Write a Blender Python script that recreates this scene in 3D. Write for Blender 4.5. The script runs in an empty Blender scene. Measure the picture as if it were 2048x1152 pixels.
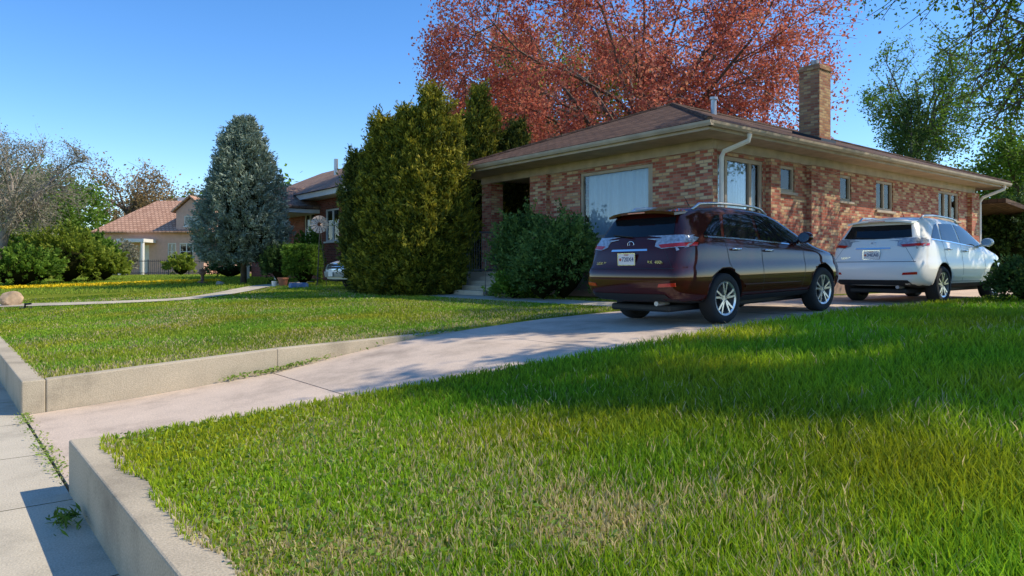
import bpy,bmesh,math,random
import numpy as np
from mathutils import Vector,Matrix
from mathutils.bvhtree import BVHTree
random.seed(5)
R=math.radians
CA=R(51.34); cs,sn=math.cos(CA),math.sin(CA)
COL=bpy.context.scene.collection
def W(px,d):
    x=(px-1024)/1450*d
    return (d*cs+x*sn, d*sn-x*cs)
def WX_(x,d): return (d*cs+x*sn, d*sn-x*cs)
def ZY(y,d): return 1.5+(540-y)*d/1450
# ------------------------------------------------------------------ materials
def newmat(name):
    m=bpy.data.materials.new(name); m.use_nodes=True
    nt=m.node_tree; b=nt.nodes['Principled BSDF']
    return m,nt,b
def ramp(nt,stops,const=False):
    r=nt.nodes.new('ShaderNodeValToRGB'); cr=r.color_ramp
    if const: cr.interpolation='CONSTANT'
    while len(cr.elements)<len(stops): cr.elements.new(.5)
    for e,(p,c) in zip(cr.elements,stops):
        e.position=p; e.color=(*c,1)
    return r
def M(name,c,rough=.8,var=.15,scale=6,bump=0,metal=0,coat=0,detail=6,bscale=None,spec=None):
    m,nt,b=newmat(name)
    tc=nt.nodes.new('ShaderNodeTexCoord')
    if var>0:
        n=nt.nodes.new('ShaderNodeTexNoise'); n.inputs['Scale'].default_value=scale; n.inputs['Detail'].default_value=detail
        nt.links.new(tc.outputs['Object'],n.inputs['Vector'])
        r=ramp(nt,[(.3,tuple(max(0,x*(1-var)) for x in c)),(.7,tuple(min(1,x*(1+var)) for x in c))])
        nt.links.new(n.outputs['Fac'],r.inputs['Fac']); nt.links.new(r.outputs['Color'],b.inputs['Base Color'])
    else: b.inputs['Base Color'].default_value=(*c,1)
    b.inputs['Roughness'].default_value=rough; b.inputs['Metallic'].default_value=metal
    b.inputs['Coat Weight'].default_value=coat; b.inputs['Coat Roughness'].default_value=.02
    if spec is not None: b.inputs['Specular IOR Level'].default_value=spec
    if bump>0:
        n2=nt.nodes.new('ShaderNodeTexNoise'); n2.inputs['Scale'].default_value=bscale or scale*8; n2.inputs['Detail'].default_value=5
        nt.links.new(tc.outputs['Object'],n2.inputs['Vector'])
        bp=nt.nodes.new('ShaderNodeBump'); bp.inputs['Strength'].default_value=bump; bp.inputs['Distance'].default_value=.02
        nt.links.new(n2.outputs['Fac'],bp.inputs['Height']); nt.links.new(bp.outputs['Normal'],b.inputs['Normal'])
    return m
def concrete(name,c,stain=.35,pink=False):
    m,nt,b=newmat(name)
    tc=nt.nodes.new('ShaderNodeTexCoord')
    n=nt.nodes.new('ShaderNodeTexNoise'); n.inputs['Scale'].default_value=1.1; n.inputs['Detail'].default_value=8; n.inputs['Roughness'].default_value=.65
    f=nt.nodes.new('ShaderNodeTexNoise'); f.inputs['Scale'].default_value=90; f.inputs['Detail'].default_value=4
    for k in (n,f): nt.links.new(tc.outputs['Object'],k.inputs['Vector'])
    r=ramp(nt,[(.3,tuple(x*(1-stain) for x in c)),(.5,c),(.72,tuple(min(1,x*1.12) for x in c))])
    nt.links.new(n.outputs['Fac'],r.inputs['Fac'])
    r2=ramp(nt,[(.3,(.76,.76,.76)),(.65,(1.08,1.08,1.08))])
    nt.links.new(f.outputs['Fac'],r2.inputs['Fac'])
    mx=nt.nodes.new('ShaderNodeMix'); mx.data_type='RGBA'; mx.blend_type='MULTIPLY'; mx.inputs[0].default_value=1
    nt.links.new(r.outputs['Color'],mx.inputs[6]); nt.links.new(r2.outputs['Color'],mx.inputs[7])
    nt.links.new(mx.outputs[2],b.inputs['Base Color']); b.inputs['Roughness'].default_value=.92; b.inputs['Specular IOR Level'].default_value=.2
    bp=nt.nodes.new('ShaderNodeBump'); bp.inputs['Strength'].default_value=.35; bp.inputs['Distance'].default_value=.01
    nt.links.new(f.outputs['Fac'],bp.inputs['Height']); nt.links.new(bp.outputs['Normal'],b.inputs['Normal'])
    return m
UVM=set()
def brickmat(name,stops,mortar,bw=.205,bh=.07,ms=.008,nz=.25,bump=.6,const=True):
    m,nt,b=newmat(name); UVM.add(m.name)
    uv=nt.nodes.new('ShaderNodeUVMap'); uv.uv_map='UVMap'
    br=nt.nodes.new('ShaderNodeTexBrick')
    br.inputs['Color1'].default_value=(0,0,0,1); br.inputs['Color2'].default_value=(1,1,1,1); br.inputs['Mortar'].default_value=(.5,.5,.5,1)
    br.inputs['Scale'].default_value=1; br.inputs['Mortar Size'].default_value=ms; br.inputs['Mortar Smooth'].default_value=.3
    br.inputs['Brick Width'].default_value=bw; br.inputs['Row Height'].default_value=bh; br.inputs['Bias'].default_value=0
    nt.links.new(uv.outputs['UV'],br.inputs['Vector'])
    r=ramp(nt,stops,const); nt.links.new(br.outputs['Color'],r.inputs['Fac'])
    mx=nt.nodes.new('ShaderNodeMix'); mx.data_type='RGBA'
    nt.links.new(br.outputs['Fac'],mx.inputs[0]); nt.links.new(r.outputs['Color'],mx.inputs[6]); mx.inputs[7].default_value=(*mortar,1)
    n=nt.nodes.new('ShaderNodeTexNoise'); n.inputs['Scale'].default_value=2.3; n.inputs['Detail'].default_value=8
    n.inputs['Roughness'].default_value=.7
    nt.links.new(uv.outputs['UV'],n.inputs['Vector'])
    r2=ramp(nt,[(.25,(1-nz,)*3),(.75,(1+nz*.5,)*3)]); nt.links.new(n.outputs['Fac'],r2.inputs['Fac'])
    m2=nt.nodes.new('ShaderNodeMix'); m2.data_type='RGBA'; m2.blend_type='MULTIPLY'; m2.inputs[0].default_value=1
    nt.links.new(mx.outputs[2],m2.inputs[6]); nt.links.new(r2.outputs['Color'],m2.inputs[7])
    nt.links.new(m2.outputs[2],b.inputs['Base Color']); b.inputs['Roughness'].default_value=.88; b.inputs['Specular IOR Level'].default_value=.2
    bp=nt.nodes.new('ShaderNodeBump'); bp.invert=True; bp.inputs['Strength'].default_value=bump; bp.inputs['Distance'].default_value=.012
    nt.links.new(br.outputs['Fac'],bp.inputs['Height']); nt.links.new(bp.outputs['Normal'],b.inputs['Normal'])
    return m
def leafmat(name,cols,trans=.35,rough=.6,k=1.0):
    m,nt,b=newmat(name)
    a=nt.nodes.new('ShaderNodeAttribute'); a.attribute_name='rnd'
    n=len(cols); r=ramp(nt,[(i/(n-1),tuple(min(.9,q*k) for q in c)) for i,c in enumerate(cols)])
    nt.links.new(a.outputs['Fac'],r.inputs['Fac']); nt.links.new(r.outputs['Color'],b.inputs['Base Color'])
    b.inputs['Roughness'].default_value=rough; b.inputs['Specular IOR Level'].default_value=.2
    t=nt.nodes.new('ShaderNodeBsdfTranslucent'); nt.links.new(r.outputs['Color'],t.inputs['Color'])
    mx=nt.nodes.new('ShaderNodeMixShader'); mx.inputs[0].default_value=trans
    nt.links.new(b.outputs[0],mx.inputs[1]); nt.links.new(t.outputs[0],mx.inputs[2])
    nt.links.new(mx.outputs[0],nt.nodes['Material Output'].inputs['Surface'])
    return m
def grassmat(name):
    m,nt,b=newmat(name)
    a=nt.nodes.new('ShaderNodeAttribute'); a.attribute_name='gcol'
    nt.links.new(a.outputs['Color'],b.inputs['Base Color']); b.inputs['Roughness'].default_value=.5; b.inputs['Specular IOR Level'].default_value=.2
    t=nt.nodes.new('ShaderNodeBsdfTranslucent'); nt.links.new(a.outputs['Color'],t.inputs['Color'])
    mx=nt.nodes.new('ShaderNodeMixShader'); mx.inputs[0].default_value=.5
    nt.links.new(b.outputs[0],mx.inputs[1]); nt.links.new(t.outputs[0],mx.inputs[2])
    nt.links.new(mx.outputs[0],nt.nodes['Material Output'].inputs['Surface'])
    return m
def glassmat(name,tint=(.8,.85,.88),refl=.16):
    m,nt,b=newmat(name); nt.nodes.remove(b)
    t=nt.nodes.new('ShaderNodeBsdfTransparent'); t.inputs[0].default_value=(*tint,1)
    g=nt.nodes.new('ShaderNodeBsdfGlossy'); g.inputs['Roughness'].default_value=.02
    lw=nt.nodes.new('ShaderNodeLayerWeight'); lw.inputs[0].default_value=refl
    mx=nt.nodes.new('ShaderNodeMixShader'); ad=nt.nodes.new('ShaderNodeMath'); ad.operation='ADD'; ad.inputs[1].default_value=.06
    nt.links.new(lw.outputs['Fresnel'],ad.inputs[0]); nt.links.new(ad.outputs[0],mx.inputs[0])
    nt.links.new(t.outputs[0],mx.inputs[1]); nt.links.new(g.outputs[0],mx.inputs[2])
    nt.links.new(mx.outputs[0],nt.nodes['Material Output'].inputs['Surface'])
    return m
m_conc=concrete('concrete_walk',(.56,.49,.37)); m_drive=concrete('concrete_drive',(.63,.50,.385))
m_wall=concrete('concrete_wall',(.50,.42,.30),.4)
m_road=M('asphalt',(.05,.05,.052),.9,.2,20,.3)
m_brick=brickmat('pink_cream_brick',[(0,(.60,.39,.215)),(.14,(.52,.28,.15)),(.26,(.64,.45,.27)),(.40,(.42,.125,.08)),(.66,(.52,.19,.125)),(.87,(.34,.095,.065))],(.35,.25,.18))
m_chim=brickmat('tan_brick',[(0,(.46,.26,.13)),(.25,(.36,.18,.10)),(.5,(.52,.34,.18)),(.72,(.32,.13,.08)),(.88,(.40,.20,.12))],(.28,.22,.16))
m_redbrick=brickmat('dark_red_brick',[(0,(.30,.075,.05)),(.4,(.36,.10,.065)),(.75,(.22,.055,.04))],(.28,.21,.16))
m_shing=brickmat('brown_shingle',[(0,(.115,.068,.046)),(.35,(.15,.088,.06)),(.7,(.085,.052,.038)),(1,(.19,.118,.082))],(.045,.03,.022),.3,.145,.012,.45,.8,False)
m_shing2=brickmat('tan_shingle',[(0,(.30,.185,.125)),(.5,(.36,.23,.16)),(1,(.25,.155,.11))],(.12,.075,.05),.3,.145,.012,.25,.8,False)
m_tile=brickmat('pink_roof_tile',[(0,(.56,.32,.21)),(.5,(.62,.37,.25)),(1,(.47,.26,.17))],(.25,.13,.085),.3,.3,.03,.2,.8,False)
m_cream=M('cream_paint',(.43,.345,.26),.65,.18,3)
m_white=M('white_trim',(.80,.76,.69),.5,.06,4)
m_stucco=M('pink_stucco',(.68,.42,.32),.9,.08,4,.2)
m_found=concrete('foundation',(.38,.26,.21))
m_curt=M('curtain',(.72,.76,.78),.9,.06,2)
m_glass=glassmat('window_glass')
m_dglass=M('dark_window',(.02,.025,.03),.04,0)
m_metal=M('galvanised',(.45,.46,.47),.4,.1,10,0,.7)
m_iron=M('black_iron',(.02,.02,.02),.5,0)
m_grey=M('grey_metal',(.35,.36,.37),.45,.05,5,0,.3)
m_rail=M('dull_rail_metal',(.16,.16,.16),.5,.1,8,0,.2)
m_bark=M('grey_bark',(.12,.088,.065),.95,.35,5,.8); m_barkg=M('pale_bark',(.30,.25,.20),.95,.3,5,.6)
m_grass=grassmat('grass_blades')
L_gold=leafmat('gold_juniper',[(.03,.048,.010),(.09,.11,.015),(.23,.225,.022),(.44,.37,.04)],.3,k=1.1)
L_dkgold=leafmat('olive_juniper',[(.022,.036,.010),(.045,.062,.012),(.10,.12,.018),(.24,.22,.03)],.25,k=1.2)
L_dark=leafmat('dark_leaf',[(.018,.036,.010),(.035,.068,.016),(.07,.115,.025)],.3,k=1.5)
L_shrub=leafmat('shrub_leaf',[(.03,.06,.014),(.07,.125,.028),(.14,.21,.05)],.35,k=1.4)
L_green=leafmat('green_leaf',[(.04,.075,.010),(.09,.16,.018),(.17,.27,.035)],.45,k=1.5)
L_yel=leafmat('yellow_green_leaf',[(.08,.11,.012),(.17,.22,.025),(.28,.33,.045)],.45,k=1.4)
L_blue=leafmat('blue_spruce_needle',[(.08,.11,.080),(.17,.22,.16),(.30,.36,.28)],.15,k=1.2)
L_red=leafmat('copper_leaf',[(.26,.06,.04),(.47,.125,.08),(.62,.205,.13),(.60,.30,.15)],.5,k=1.1)
L_pale=leafmat('pale_bud',[(.12,.12,.08),(.20,.19,.13),(.28,.27,.19)],.3,k=1.4)
L_tan=leafmat('tan_bud',[(.16,.10,.05),(.24,.16,.07),(.30,.22,.10)],.3,k=1.4)
m_core=M('dark_core',(.018,.02,.007),.95,0,spec=0)  # near-black solid filler added inside crowns to stop see-through, no modelled branches
# ------------------------------------------------------------------ object helpers
ORG={}
def meta(o,label=None,cat=None,group=None,kind=None):
    if label: o['label']=label
    if cat: o['category']=cat
    if group: o['group']=group
    if kind: o['kind']=kind
    return o
def root(name,loc,label,cat,group=None,rotz=0,local=False):
    loc=tuple(float(q) for q in loc)
    o=bpy.data.objects.new(name,None); COL.objects.link(o); o.location=loc; o.rotation_euler=(0,0,rotz)
    o.empty_display_size=.2
    meta(o,label,cat,group); ORG[o.name]=Vector((0,0,0)) if local else Vector(loc)
    return o
def put(name,me,parent=None,org=None):
    o=bpy.data.objects.new(name,me); COL.objects.link(o)
    if parent is not None:
        o.parent=parent; ORG[o.name]=ORG[parent.name]
        v=ORG[parent.name]
        if v.length>0: me.transform(Matrix.Translation(-v))
    elif org is not None:
        me.transform(Matrix.Translation(-Vector(org))); o.location=org; ORG[o.name]=Vector(org)
    else: ORG[o.name]=Vector((0,0,0))
    return o
def add_uv(me):
    uv=me.uv_layers.new(name='UVMap')
    for p in me.polygons:
        n=p.normal
        if abs(n.z)>.985: t=Vector((1,0,0)); b=Vector((0,1,0))
        else:
            t=Vector((0,0,1)).cross(n).normalized(); b=n.cross(t)
        for li in p.loop_indices:
            c=me.vertices[me.loops[li].vertex_index].co
            uv.data[li].uv=(c.dot(t),c.dot(b))
class MB:
    def __init__(s): s.v=[]; s.f=[]; s.m=[]
    def add(s,vs,fs,mi=0):
        k=len(s.v); s.v+= [tuple(q) for q in vs]; s.f+=[tuple(i+k for i in f) for f in fs]; s.m+=[mi]*len(fs)
        return s
    def hexa(s,b,t,mi=0):
        return s.add(list(b)+list(t),[(3,2,1,0),(4,5,6,7),(0,1,5,4),(1,2,6,5),(2,3,7,6),(3,0,4,7)],mi)
    def box(s,x0,x1,y0,y1,z0,z1,mi=0):
        x0,x1=sorted((x0,x1)); y0,y1=sorted((y0,y1)); z0,z1=sorted((z0,z1))
        return s.hexa([(x0,y0,z0),(x1,y0,z0),(x1,y1,z0),(x0,y1,z0)],[(x0,y0,z1),(x1,y0,z1),(x1,y1,z1),(x0,y1,z1)],mi)
    def tube(s,pts,r,n=6,mi=0,caps=True):
        pts=[Vector(p) for p in pts]; k=len(pts)
        rr=r if hasattr(r,'__len__') else [r]*k
        vs=[];fs=[]
        up=Vector((0,0,1))
        d0=(pts[-1]-pts[0]).normalized()
        if abs(d0.z)>.9: up=Vector((1,0,0))
        for i,p in enumerate(pts):
            d=(pts[min(i+1,k-1)]-pts[max(i-1,0)])
            d=d.normalized() if d.length>1e-9 else d0
            a=d.cross(up)
            a=a.normalized() if a.length>1e-6 else Vector((0,1,0))
            b=d.cross(a)
            for j in range(n):
                t=2*math.pi*j/n
                vs.append(p+(a*math.cos(t)+b*math.sin(t))*rr[i])
        for i in range(k-1):
            for j in range(n):
                fs.append((i*n+j,i*n+(j+1)%n,(i+1)*n+(j+1)%n,(i+1)*n+j))
        if caps: fs.append(tuple(range(n))); fs.append(tuple((k-1)*n+n-1-j for j in range(n)))
        return s.add(vs,fs,mi)
    def lathe(s,prof,c=(0,0,0),axis='z',n=20,mi=0):
        vs=[];fs=[];k=len(prof)
        for j in range(n):
            t=2*math.pi*j/n; ct,st=math.cos(t),math.sin(t)
            for (r,h) in prof:
                q=(r*ct,r*st,h) if axis=='z' else (r*ct,h,r*st) if axis=='y' else (h,r*ct,r*st)
                vs.append((q[0]+c[0],q[1]+c[1],q[2]+c[2]))
        for j in range(n):
            for i in range(k-1):
                fs.append((j*k+i,((j+1)%n)*k+i,((j+1)%n)*k+i+1,j*k+i+1))
        return s.add(vs,fs,mi)
    def build(s,name,mats,parent=None,org=None,smooth=False,bev=0,fix=True):
        me=bpy.data.meshes.new(name); me.from_pydata(s.v,[],s.f); me.update()
        if fix:
            bm=bmesh.new(); bm.from_mesh(me); bmesh.ops.recalc_face_normals(bm,faces=bm.faces); bm.to_mesh(me); bm.free()
        if not isinstance(mats,(list,tuple)): mats=[mats]
        for m in mats: me.materials.append(m)
        me.polygons.foreach_set('material_index',s.m[:len(me.polygons)])
        if smooth: me.polygons.foreach_set('use_smooth',[True]*len(me.polygons))
        me.update()
        if any(m.name in UVM for m in mats): add_uv(me)
        o=put(name,me,parent,org)
        if bev:
            md=o.modifiers.new('b','BEVEL'); md.width=bev; md.segments=2; md.limit_method='ANGLE'
        return o
def leaves(name,P,A,size,mat,parent,rnd,rs,aspect=.45,org=None):
    N=len(P); P=np.asarray(P); A=np.asarray(A); A=A/np.linalg.norm(A,axis=1,keepdims=True)
    q=rs.normal(size=(N,3)); B=np.cross(A,q); B/=np.linalg.norm(B,axis=1,keepdims=True)+1e-9
    s=(np.ones(N)*size)*(.6+.8*rs.rand(N)); s=s[:,None]
    V=np.empty((N,4,3)); V[:,0]=P-A*s*.5; V[:,1]=P+B*s*aspect*.5; V[:,2]=P+A*s*.5; V[:,3]=P-B*s*aspect*.5
    o0=ORG[parent.name] if parent is not None else Vector(org)
    V-=np.array(o0)
    me=bpy.data.meshes.new(name); me.vertices.add(N*4); me.vertices.foreach_set('co',V.astype(np.float32).ravel())
    me.loops.add(N*4); me.loops.foreach_set('vertex_index',np.arange(N*4,dtype=np.int32))
    me.polygons.add(N); me.polygons.foreach_set('loop_start',np.arange(0,N*4,4,dtype=np.int32))
    me.update(calc_edges=True); me.materials.append(mat)
    at=me.attributes.new('rnd','FLOAT','FACE'); at.data.foreach_set('value',np.clip(rnd,0,1).astype(np.float32))
    o=bpy.data.objects.new(name,me); COL.objects.link(o)
    if parent is not None: o.parent=parent; ORG[o.name]=ORG[parent.name]
    else: o.location=org
    return o
def tufts(C,Dr,ln,rad,n,rs):
    K=len(C); u=rs.rand(K,n,1); off=rs.normal(size=(K,n,3))*rad*(1.1-.7*u); L=ln*(.6+.9*rs.rand(K,1,1)**2)
    P=C[:,None]+Dr[:,None]*L*u+off
    A=Dr[:,None]+.55*rs.normal(size=(K,n,3))
    tr=rs.rand(K,1,1)
    r=.55*tr+.45*u+.12*rs.normal(size=(K,n,1))
    return P.reshape(-1,3),A.reshape(-1,3),r.reshape(-1)
# ------------------------------------------------------------------ ground
X0=.72
def Lh(X): return np.interp(X,[.8,2.4,4.4,5.7,7.6,8.7,11.4,15.5,18,60],[.33,.42,.52,.575,.68,.735,.82,.853,.875,.95])
def Dh(X): return np.interp(X,[.75,1.6,2.4,3.3,4.2,5.0,5.7,7.6,8.7,11.4,15.5,18,60],[0,.05,.12,.21,.345,.47,.555,.685,.73,.815,.85,.872,.945])
def Hh(Y): return .35*(1-np.exp(-np.maximum(np.asarray(Y)-17,0)/12))
def G(X,Y): return float(Lh(X)+Hh(Y))
def ground():
    xs=[-600,-150,-60,-20,-9.5,-2.4,-2.38,-1,.74,.78]+list(np.arange(1.2,18.4,.4))+[20,24,28,34,42,60,90,150,300,700]
    ys=[-500,-150,-50,-20,-8,-2,0,2,4,5.59,5.63,5.7,7,8.95,9.03,9.07,9.2,12,15,17]+list(range(19,48,2))+[55,70,100,160,300,700]
    vs=[];fs=[]
    for x in xs:
        for y in ys:
            if x<-2.39: z=-.22
            elif x<.76: z=-.05
            elif 5.61<y<9.05 and x<30: z=float(Dh(x))-.05
            else: z=float(Lh(x))
            vs.append((float(x),float(y),z+float(Hh(y))))
    n=len(ys)
    for i in range(len(xs)-1):
        for j in range(n-1): fs.append((i*n+j,(i+1)*n+j,(i+1)*n+j+1,i*n+j+1))
    mb=MB(); mb.add(vs,fs); return mb
m_gr,nt,b=newmat('lawn_ground')
tc=nt.nodes.new('ShaderNodeTexCoord')
n1=nt.nodes.new('ShaderNodeTexNoise'); n1.inputs['Scale'].default_value=.5; n1.inputs['Detail'].default_value=9; n1.inputs['Roughness'].default_value=.7
n2=nt.nodes.new('ShaderNodeTexNoise'); n2.inputs['Scale'].default_value=35; n2.inputs['Detail'].default_value=4
for k in (n1,n2): nt.links.new(tc.outputs['Object'],k.inputs['Vector'])
r1=ramp(nt,[(.3,(.13,.165,.02)),(.55,(.20,.24,.03)),(.75,(.30,.27,.07))]); r2=ramp(nt,[(.3,(.45,.45,.45)),(.7,(1.3,1.3,1.3))])
nt.links.new(n1.outputs['Fac'],r1.inputs['Fac']); nt.links.new(n2.outputs['Fac'],r2.inputs['Fac'])
mx=nt.nodes.new('ShaderNodeMix'); mx.data_type='RGBA'; mx.blend_type='MULTIPLY'; mx.inputs[0].default_value=1
nt.links.new(r1.outputs['Color'],mx.inputs[6]); nt.links.new(r2.outputs['Color'],mx.inputs[7]); nt.links.new(mx.outputs[2],b.inputs['Base Color']); b.inputs['Roughness'].default_value=1; b.inputs['Specular IOR Level'].default_value=0
ground().build('ground',m_gr)['kind']='structure'
mb=MB()
sl=[.735,3.32,6.1,8.9,11.8,14.7,17.6,20.5,23.4,26.3,30]
for a,bq in zip(sl[:-1],sl[1:]):
    ya,yb=5.70,8.985
    n=6; X=[float(q) for q in np.linspace(a+.009,bq-.009,n)]
    for i in range(n-1):
        x0,x1=X[i],X[i+1]; z0,z1=float(Dh(x0)),float(Dh(x1))
        if x1>11.0: z0+=.004; z1+=.004
        mb.add([(x0,ya,z0),(x1,ya,z1),(x1,yb,z1),(x0,yb,z0)],[(0,1,2,3)])
    for x0 in (a+.009,bq-.009):
        z=float(Dh(x0))+(.004 if x0>11 else 0); mb.add([(x0,ya,z),(x0,yb,z),(x0,yb,z-.08),(x0,ya,z-.08)],[(0,1,2,3)])
mb.build('driveway',m_drive)['kind']='structure'
mb=MB()
y=-14.
while y<34:
    y1=y+1.5
    for k in range(3):
        a=y+.006+(1.488)*k/3; c=y+.006+1.488*(k+1)/3
        mb.add([(-1.0,a,float(Hh(a))),(X0,a,float(Hh(a))),(X0,c,float(Hh(c))),(-1.0,c,float(Hh(c)))],[(0,1,2,3)])
    y=y1
mb.build('sidewalk',m_conc)['kind']='structure'
mb=MB()
for y in range(-40,60,4): mb.add([(-11,y,-.12+float(Hh(y))),(-2.5,y,-.12+float(Hh(y))),(-2.5,y+4,-.12+float(Hh(y+4))),(-11,y+4,-.12+float(Hh(y+4)))],[(0,1,2,3)])
mb.build('road',m_road)['kind']='structure'
mb=MB()
for y in range(-40,60,4): mb.hexa([(-2.5,y,-.3),(-2.36,y,-.3),(-2.36,y+4,-.3),(-2.5,y+4,-.3)],[(-2.5,y,.01+float(Hh(y))),(-2.36,y,.01+float(Hh(y))),(-2.36,y+4,.01+float(Hh(y+4))),(-2.5,y+4,.01+float(Hh(y+4)))])
mb.build('kerb',m_conc)['kind']='structure'
def pathstrip(name,pts,w,dz=.015,mat=m_conc):
    P=[Vector((a,b,0)) for a,b in pts]; Q=[]
    for i in range(len(P)-1):
        p0=P[max(i-1,0)];p1=P[i];p2=P[i+1];p3=P[min(i+2,len(P)-1)]
        for k in range(8):
            t=k/8; Q.append(.5*((2*p1)+(p2-p0)*t+(2*p0-5*p1+4*p2-p3)*t*t+(3*p1-p0-3*p2+p3)*t**3))
    Q.append(P[-1]); mb=MB(); vs=[];fs=[]
    for i,q in enumerate(Q):
        d=(Q[min(i+1,len(Q)-1)]-Q[max(i-1,0)]).normalized(); nn=Vector((-d.y,d.x,0))*w/2
        for e in (q-nn,q+nn): vs.append((e.x,e.y,G(e.x,e.y)+dz))
    for i in range(len(Q)-1): fs.append((2*i,2*i+1,2*i+3,2*i+2))
    mb.add(vs,fs); o=mb.build(name,mat); o['kind']='structure'; return o
WALK=[(10.7,9.0),(10.7,12),(10.75,15),(11.0,17.0)]
pathstrip('front_walk',WALK,1.0)
NWALK=[(1.1,24.2),(3.2,22.3),(5.4,21.5),(7.2,22.9),(9.2,25.4),(11.5,27.3)]
pathstrip('neighbour_walk',NWALK,.9,.03)
def slopewall(name,segs,label):
    x0,y0=segs[0][0][0]
    rt=root(name,(x0,y0,0),label,'retaining wall')
    for foot,tops in segs:
        mb=MB(); mb.hexa([(a,b,-.15) for a,b in foot],[(a,b,float(t)) for (a,b),t in zip(foot,tops)])
        mb.build('wall_section',m_wall,rt,bev=.012)
    return rt
seg=[]
ys=[-9,-3,2.1,5.69]
for a,c in zip(ys[:-1],ys[1:]):
    f=[(X0,a+.002),(X0+.21,a+.002),(X0+.21,c-.002),(X0,c-.002)]; seg.append((f,[.355]*4))
f=[(X0+.213,5.54),(5.2,5.54),(5.2,5.69),(X0+.213,5.69)]; seg.append((f,[.335,.55,.55,.335]))
slopewall('retaining_wall',seg,'low concrete retaining wall holding the near lawn above the sidewalk')
seg=[]
ys=[8.99,17.3,20.5,24]
for a,c in zip(ys[:-1],ys[1:]):
    f=[(X0,a+.002),(X0+.21,a+.002),(X0+.21,c-.002),(X0,c-.002)]; seg.append((f,[.35+float(Hh(a))]*2+[.35+float(Hh(c))]*2))
f=[(X0+.215,8.99),(3.4,8.99),(3.4,9.14),(X0+.215,9.14)]; seg.append((f,[.352,.505,.505,.352]))
f=[(3.4005,8.99),(6.1,8.99),(6.1,9.14),(3.4005,9.14)]; seg.append((f,[.505,.592,.592,.505]))
slopewall('retaining_wall',seg,'low concrete wall and kerb around the lawn left of the driveway')
# ------------------------------------------------------------------ grass
def snoise(X,Y,rs,sc,n=10):
    v=0
    for k in range(n):
        a=rs.rand()*6.28; f=sc*(.5+1.5*rs.rand()); v=v+np.sin((X*math.cos(a)+Y*math.sin(a))*f+rs.rand()*6.28)
    return v/math.sqrt(n)
def distpath(X,Y,pts):
    d=np.full(X.shape,1e9)
    for (a,b),(c,e) in zip(pts[:-1],pts[1:]):
        vx,vy=c-a,e-b; t=np.clip(((X-a)*vx+(Y-b)*vy)/(vx*vx+vy*vy),0,1)
        d=np.minimum(d,np.hypot(X-a-t*vx,Y-b-t*vy))
    return d
def blades(name,X,Y,H,Wd,colr,rs,label,cat='grass',lean=.55):
    N=len(X); Z=Lh(X)+Hh(Y)+np.where((X<.95)&(Y<6),.02,0)
    az=rs.rand(N)*6.283; wx=np.cos(az)*Wd/2; wy=np.sin(az)*Wd/2
    la=rs.rand(N)*6.283; ll=H*lean*rs.rand(N)**.7*1.3; lx=np.cos(la)*ll; ly=np.sin(la)*ll
    V=np.empty((N,5,3))
    V[:,0]=np.stack([X-wx,Y-wy,Z-.005],1); V[:,1]=np.stack([X+wx,Y+wy,Z-.005],1)
    V[:,2]=np.stack([X+wx*.8+lx*.35,Y+wy*.8+ly*.35,Z+H*.55],1); V[:,3]=np.stack([X-wx*.8+lx*.35,Y-wy*.8+ly*.35,Z+H*.55],1)
    V[:,4]=np.stack([X+lx,Y+ly,Z+H*.95],1)
    me=bpy.data.meshes.new(name); me.vertices.add(N*5); me.vertices.foreach_set('co',V.astype(np.float32).ravel())
    b=(np.arange(N)*5)[:,None]; li=(b+np.array([0,1,2,3,3,2,4])[None]).astype(np.int32).ravel()
    me.loops.add(N*7); me.loops.foreach_set('vertex_index',li)
    ls=((np.arange(N)*7)[:,None]+np.array([0,4])[None]).astype(np.int32).ravel()
    me.polygons.add(2*N); me.polygons.foreach_set('loop_start',ls)
    me.update(calc_edges=True); me.materials.append(m_grass)
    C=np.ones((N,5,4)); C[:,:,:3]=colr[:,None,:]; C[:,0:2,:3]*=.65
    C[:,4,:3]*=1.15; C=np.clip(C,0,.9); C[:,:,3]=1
    at=me.attributes.new('gcol','FLOAT_COLOR','POINT'); at.data.foreach_set('color',C.astype(np.float32).ravel())
    o=bpy.data.objects.new(name,me); COL.objects.link(o); meta(o,label,cat,kind='stuff'); return o
rs=np.random.RandomState(3)
N=500000
r=1.45+25*rs.rand(N)**1.45; th=CA+R(1)*(rs.rand(N)*92-46)
X=r*np.cos(th); Y=r*np.sin(th)
near=(X>.86+.05*np.sin(Y*7)*np.sin(Y*2.3+1))&(Y<5.64)&(X<32)
left=(X>.90)&(Y>9.12)&(Y<44)&(X<11.8)
left&=(distpath(X,Y,WALK)>.52)&(distpath(X,Y,NWALK)>.47)
def lawncol(X,Y,dry,a=(.16,.265,.012),b=(.40,.56,.022)):
    n=len(X); g=rs.rand(n)[:,None]
    c=np.array(a)*(1-g)+np.array(b)*g
    pn=snoise(X,Y,np.random.RandomState(7),1.1)[:,None]*.17+1; c=c*pn
    py=snoise(X,Y,np.random.RandomState(27),1.9); c[:,0]*=1+.22*np.clip(py,-1,1.5)
    st=np.array([.75,.60,.30])*(.6+.5*rs.rand(n)[:,None])
    k=(rs.rand(n)<dry)[:,None]; return np.where(k,st,c)
x,y,rr=X[near],Y[near],r[near]
dn=snoise(x,y,np.random.RandomState(11),2.6)
dn2=snoise(x,y,np.random.RandomState(19),4.4)
edge=np.clip(1-(x-.9)/2.6,0,1)
lat=x*sn-y*cs
dry=np.clip(.04+.42*edge,0,1)*np.clip(.75+.9*dn,.1,2)+np.clip((3.9-rr)/1.0,0,1)*np.clip(dn2*.8+.15,0,.85)*np.clip(2.0-np.abs(lat+.05)/.75,0,1)
lush=np.clip((lat+1.0)/3.0,0,1)
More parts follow.
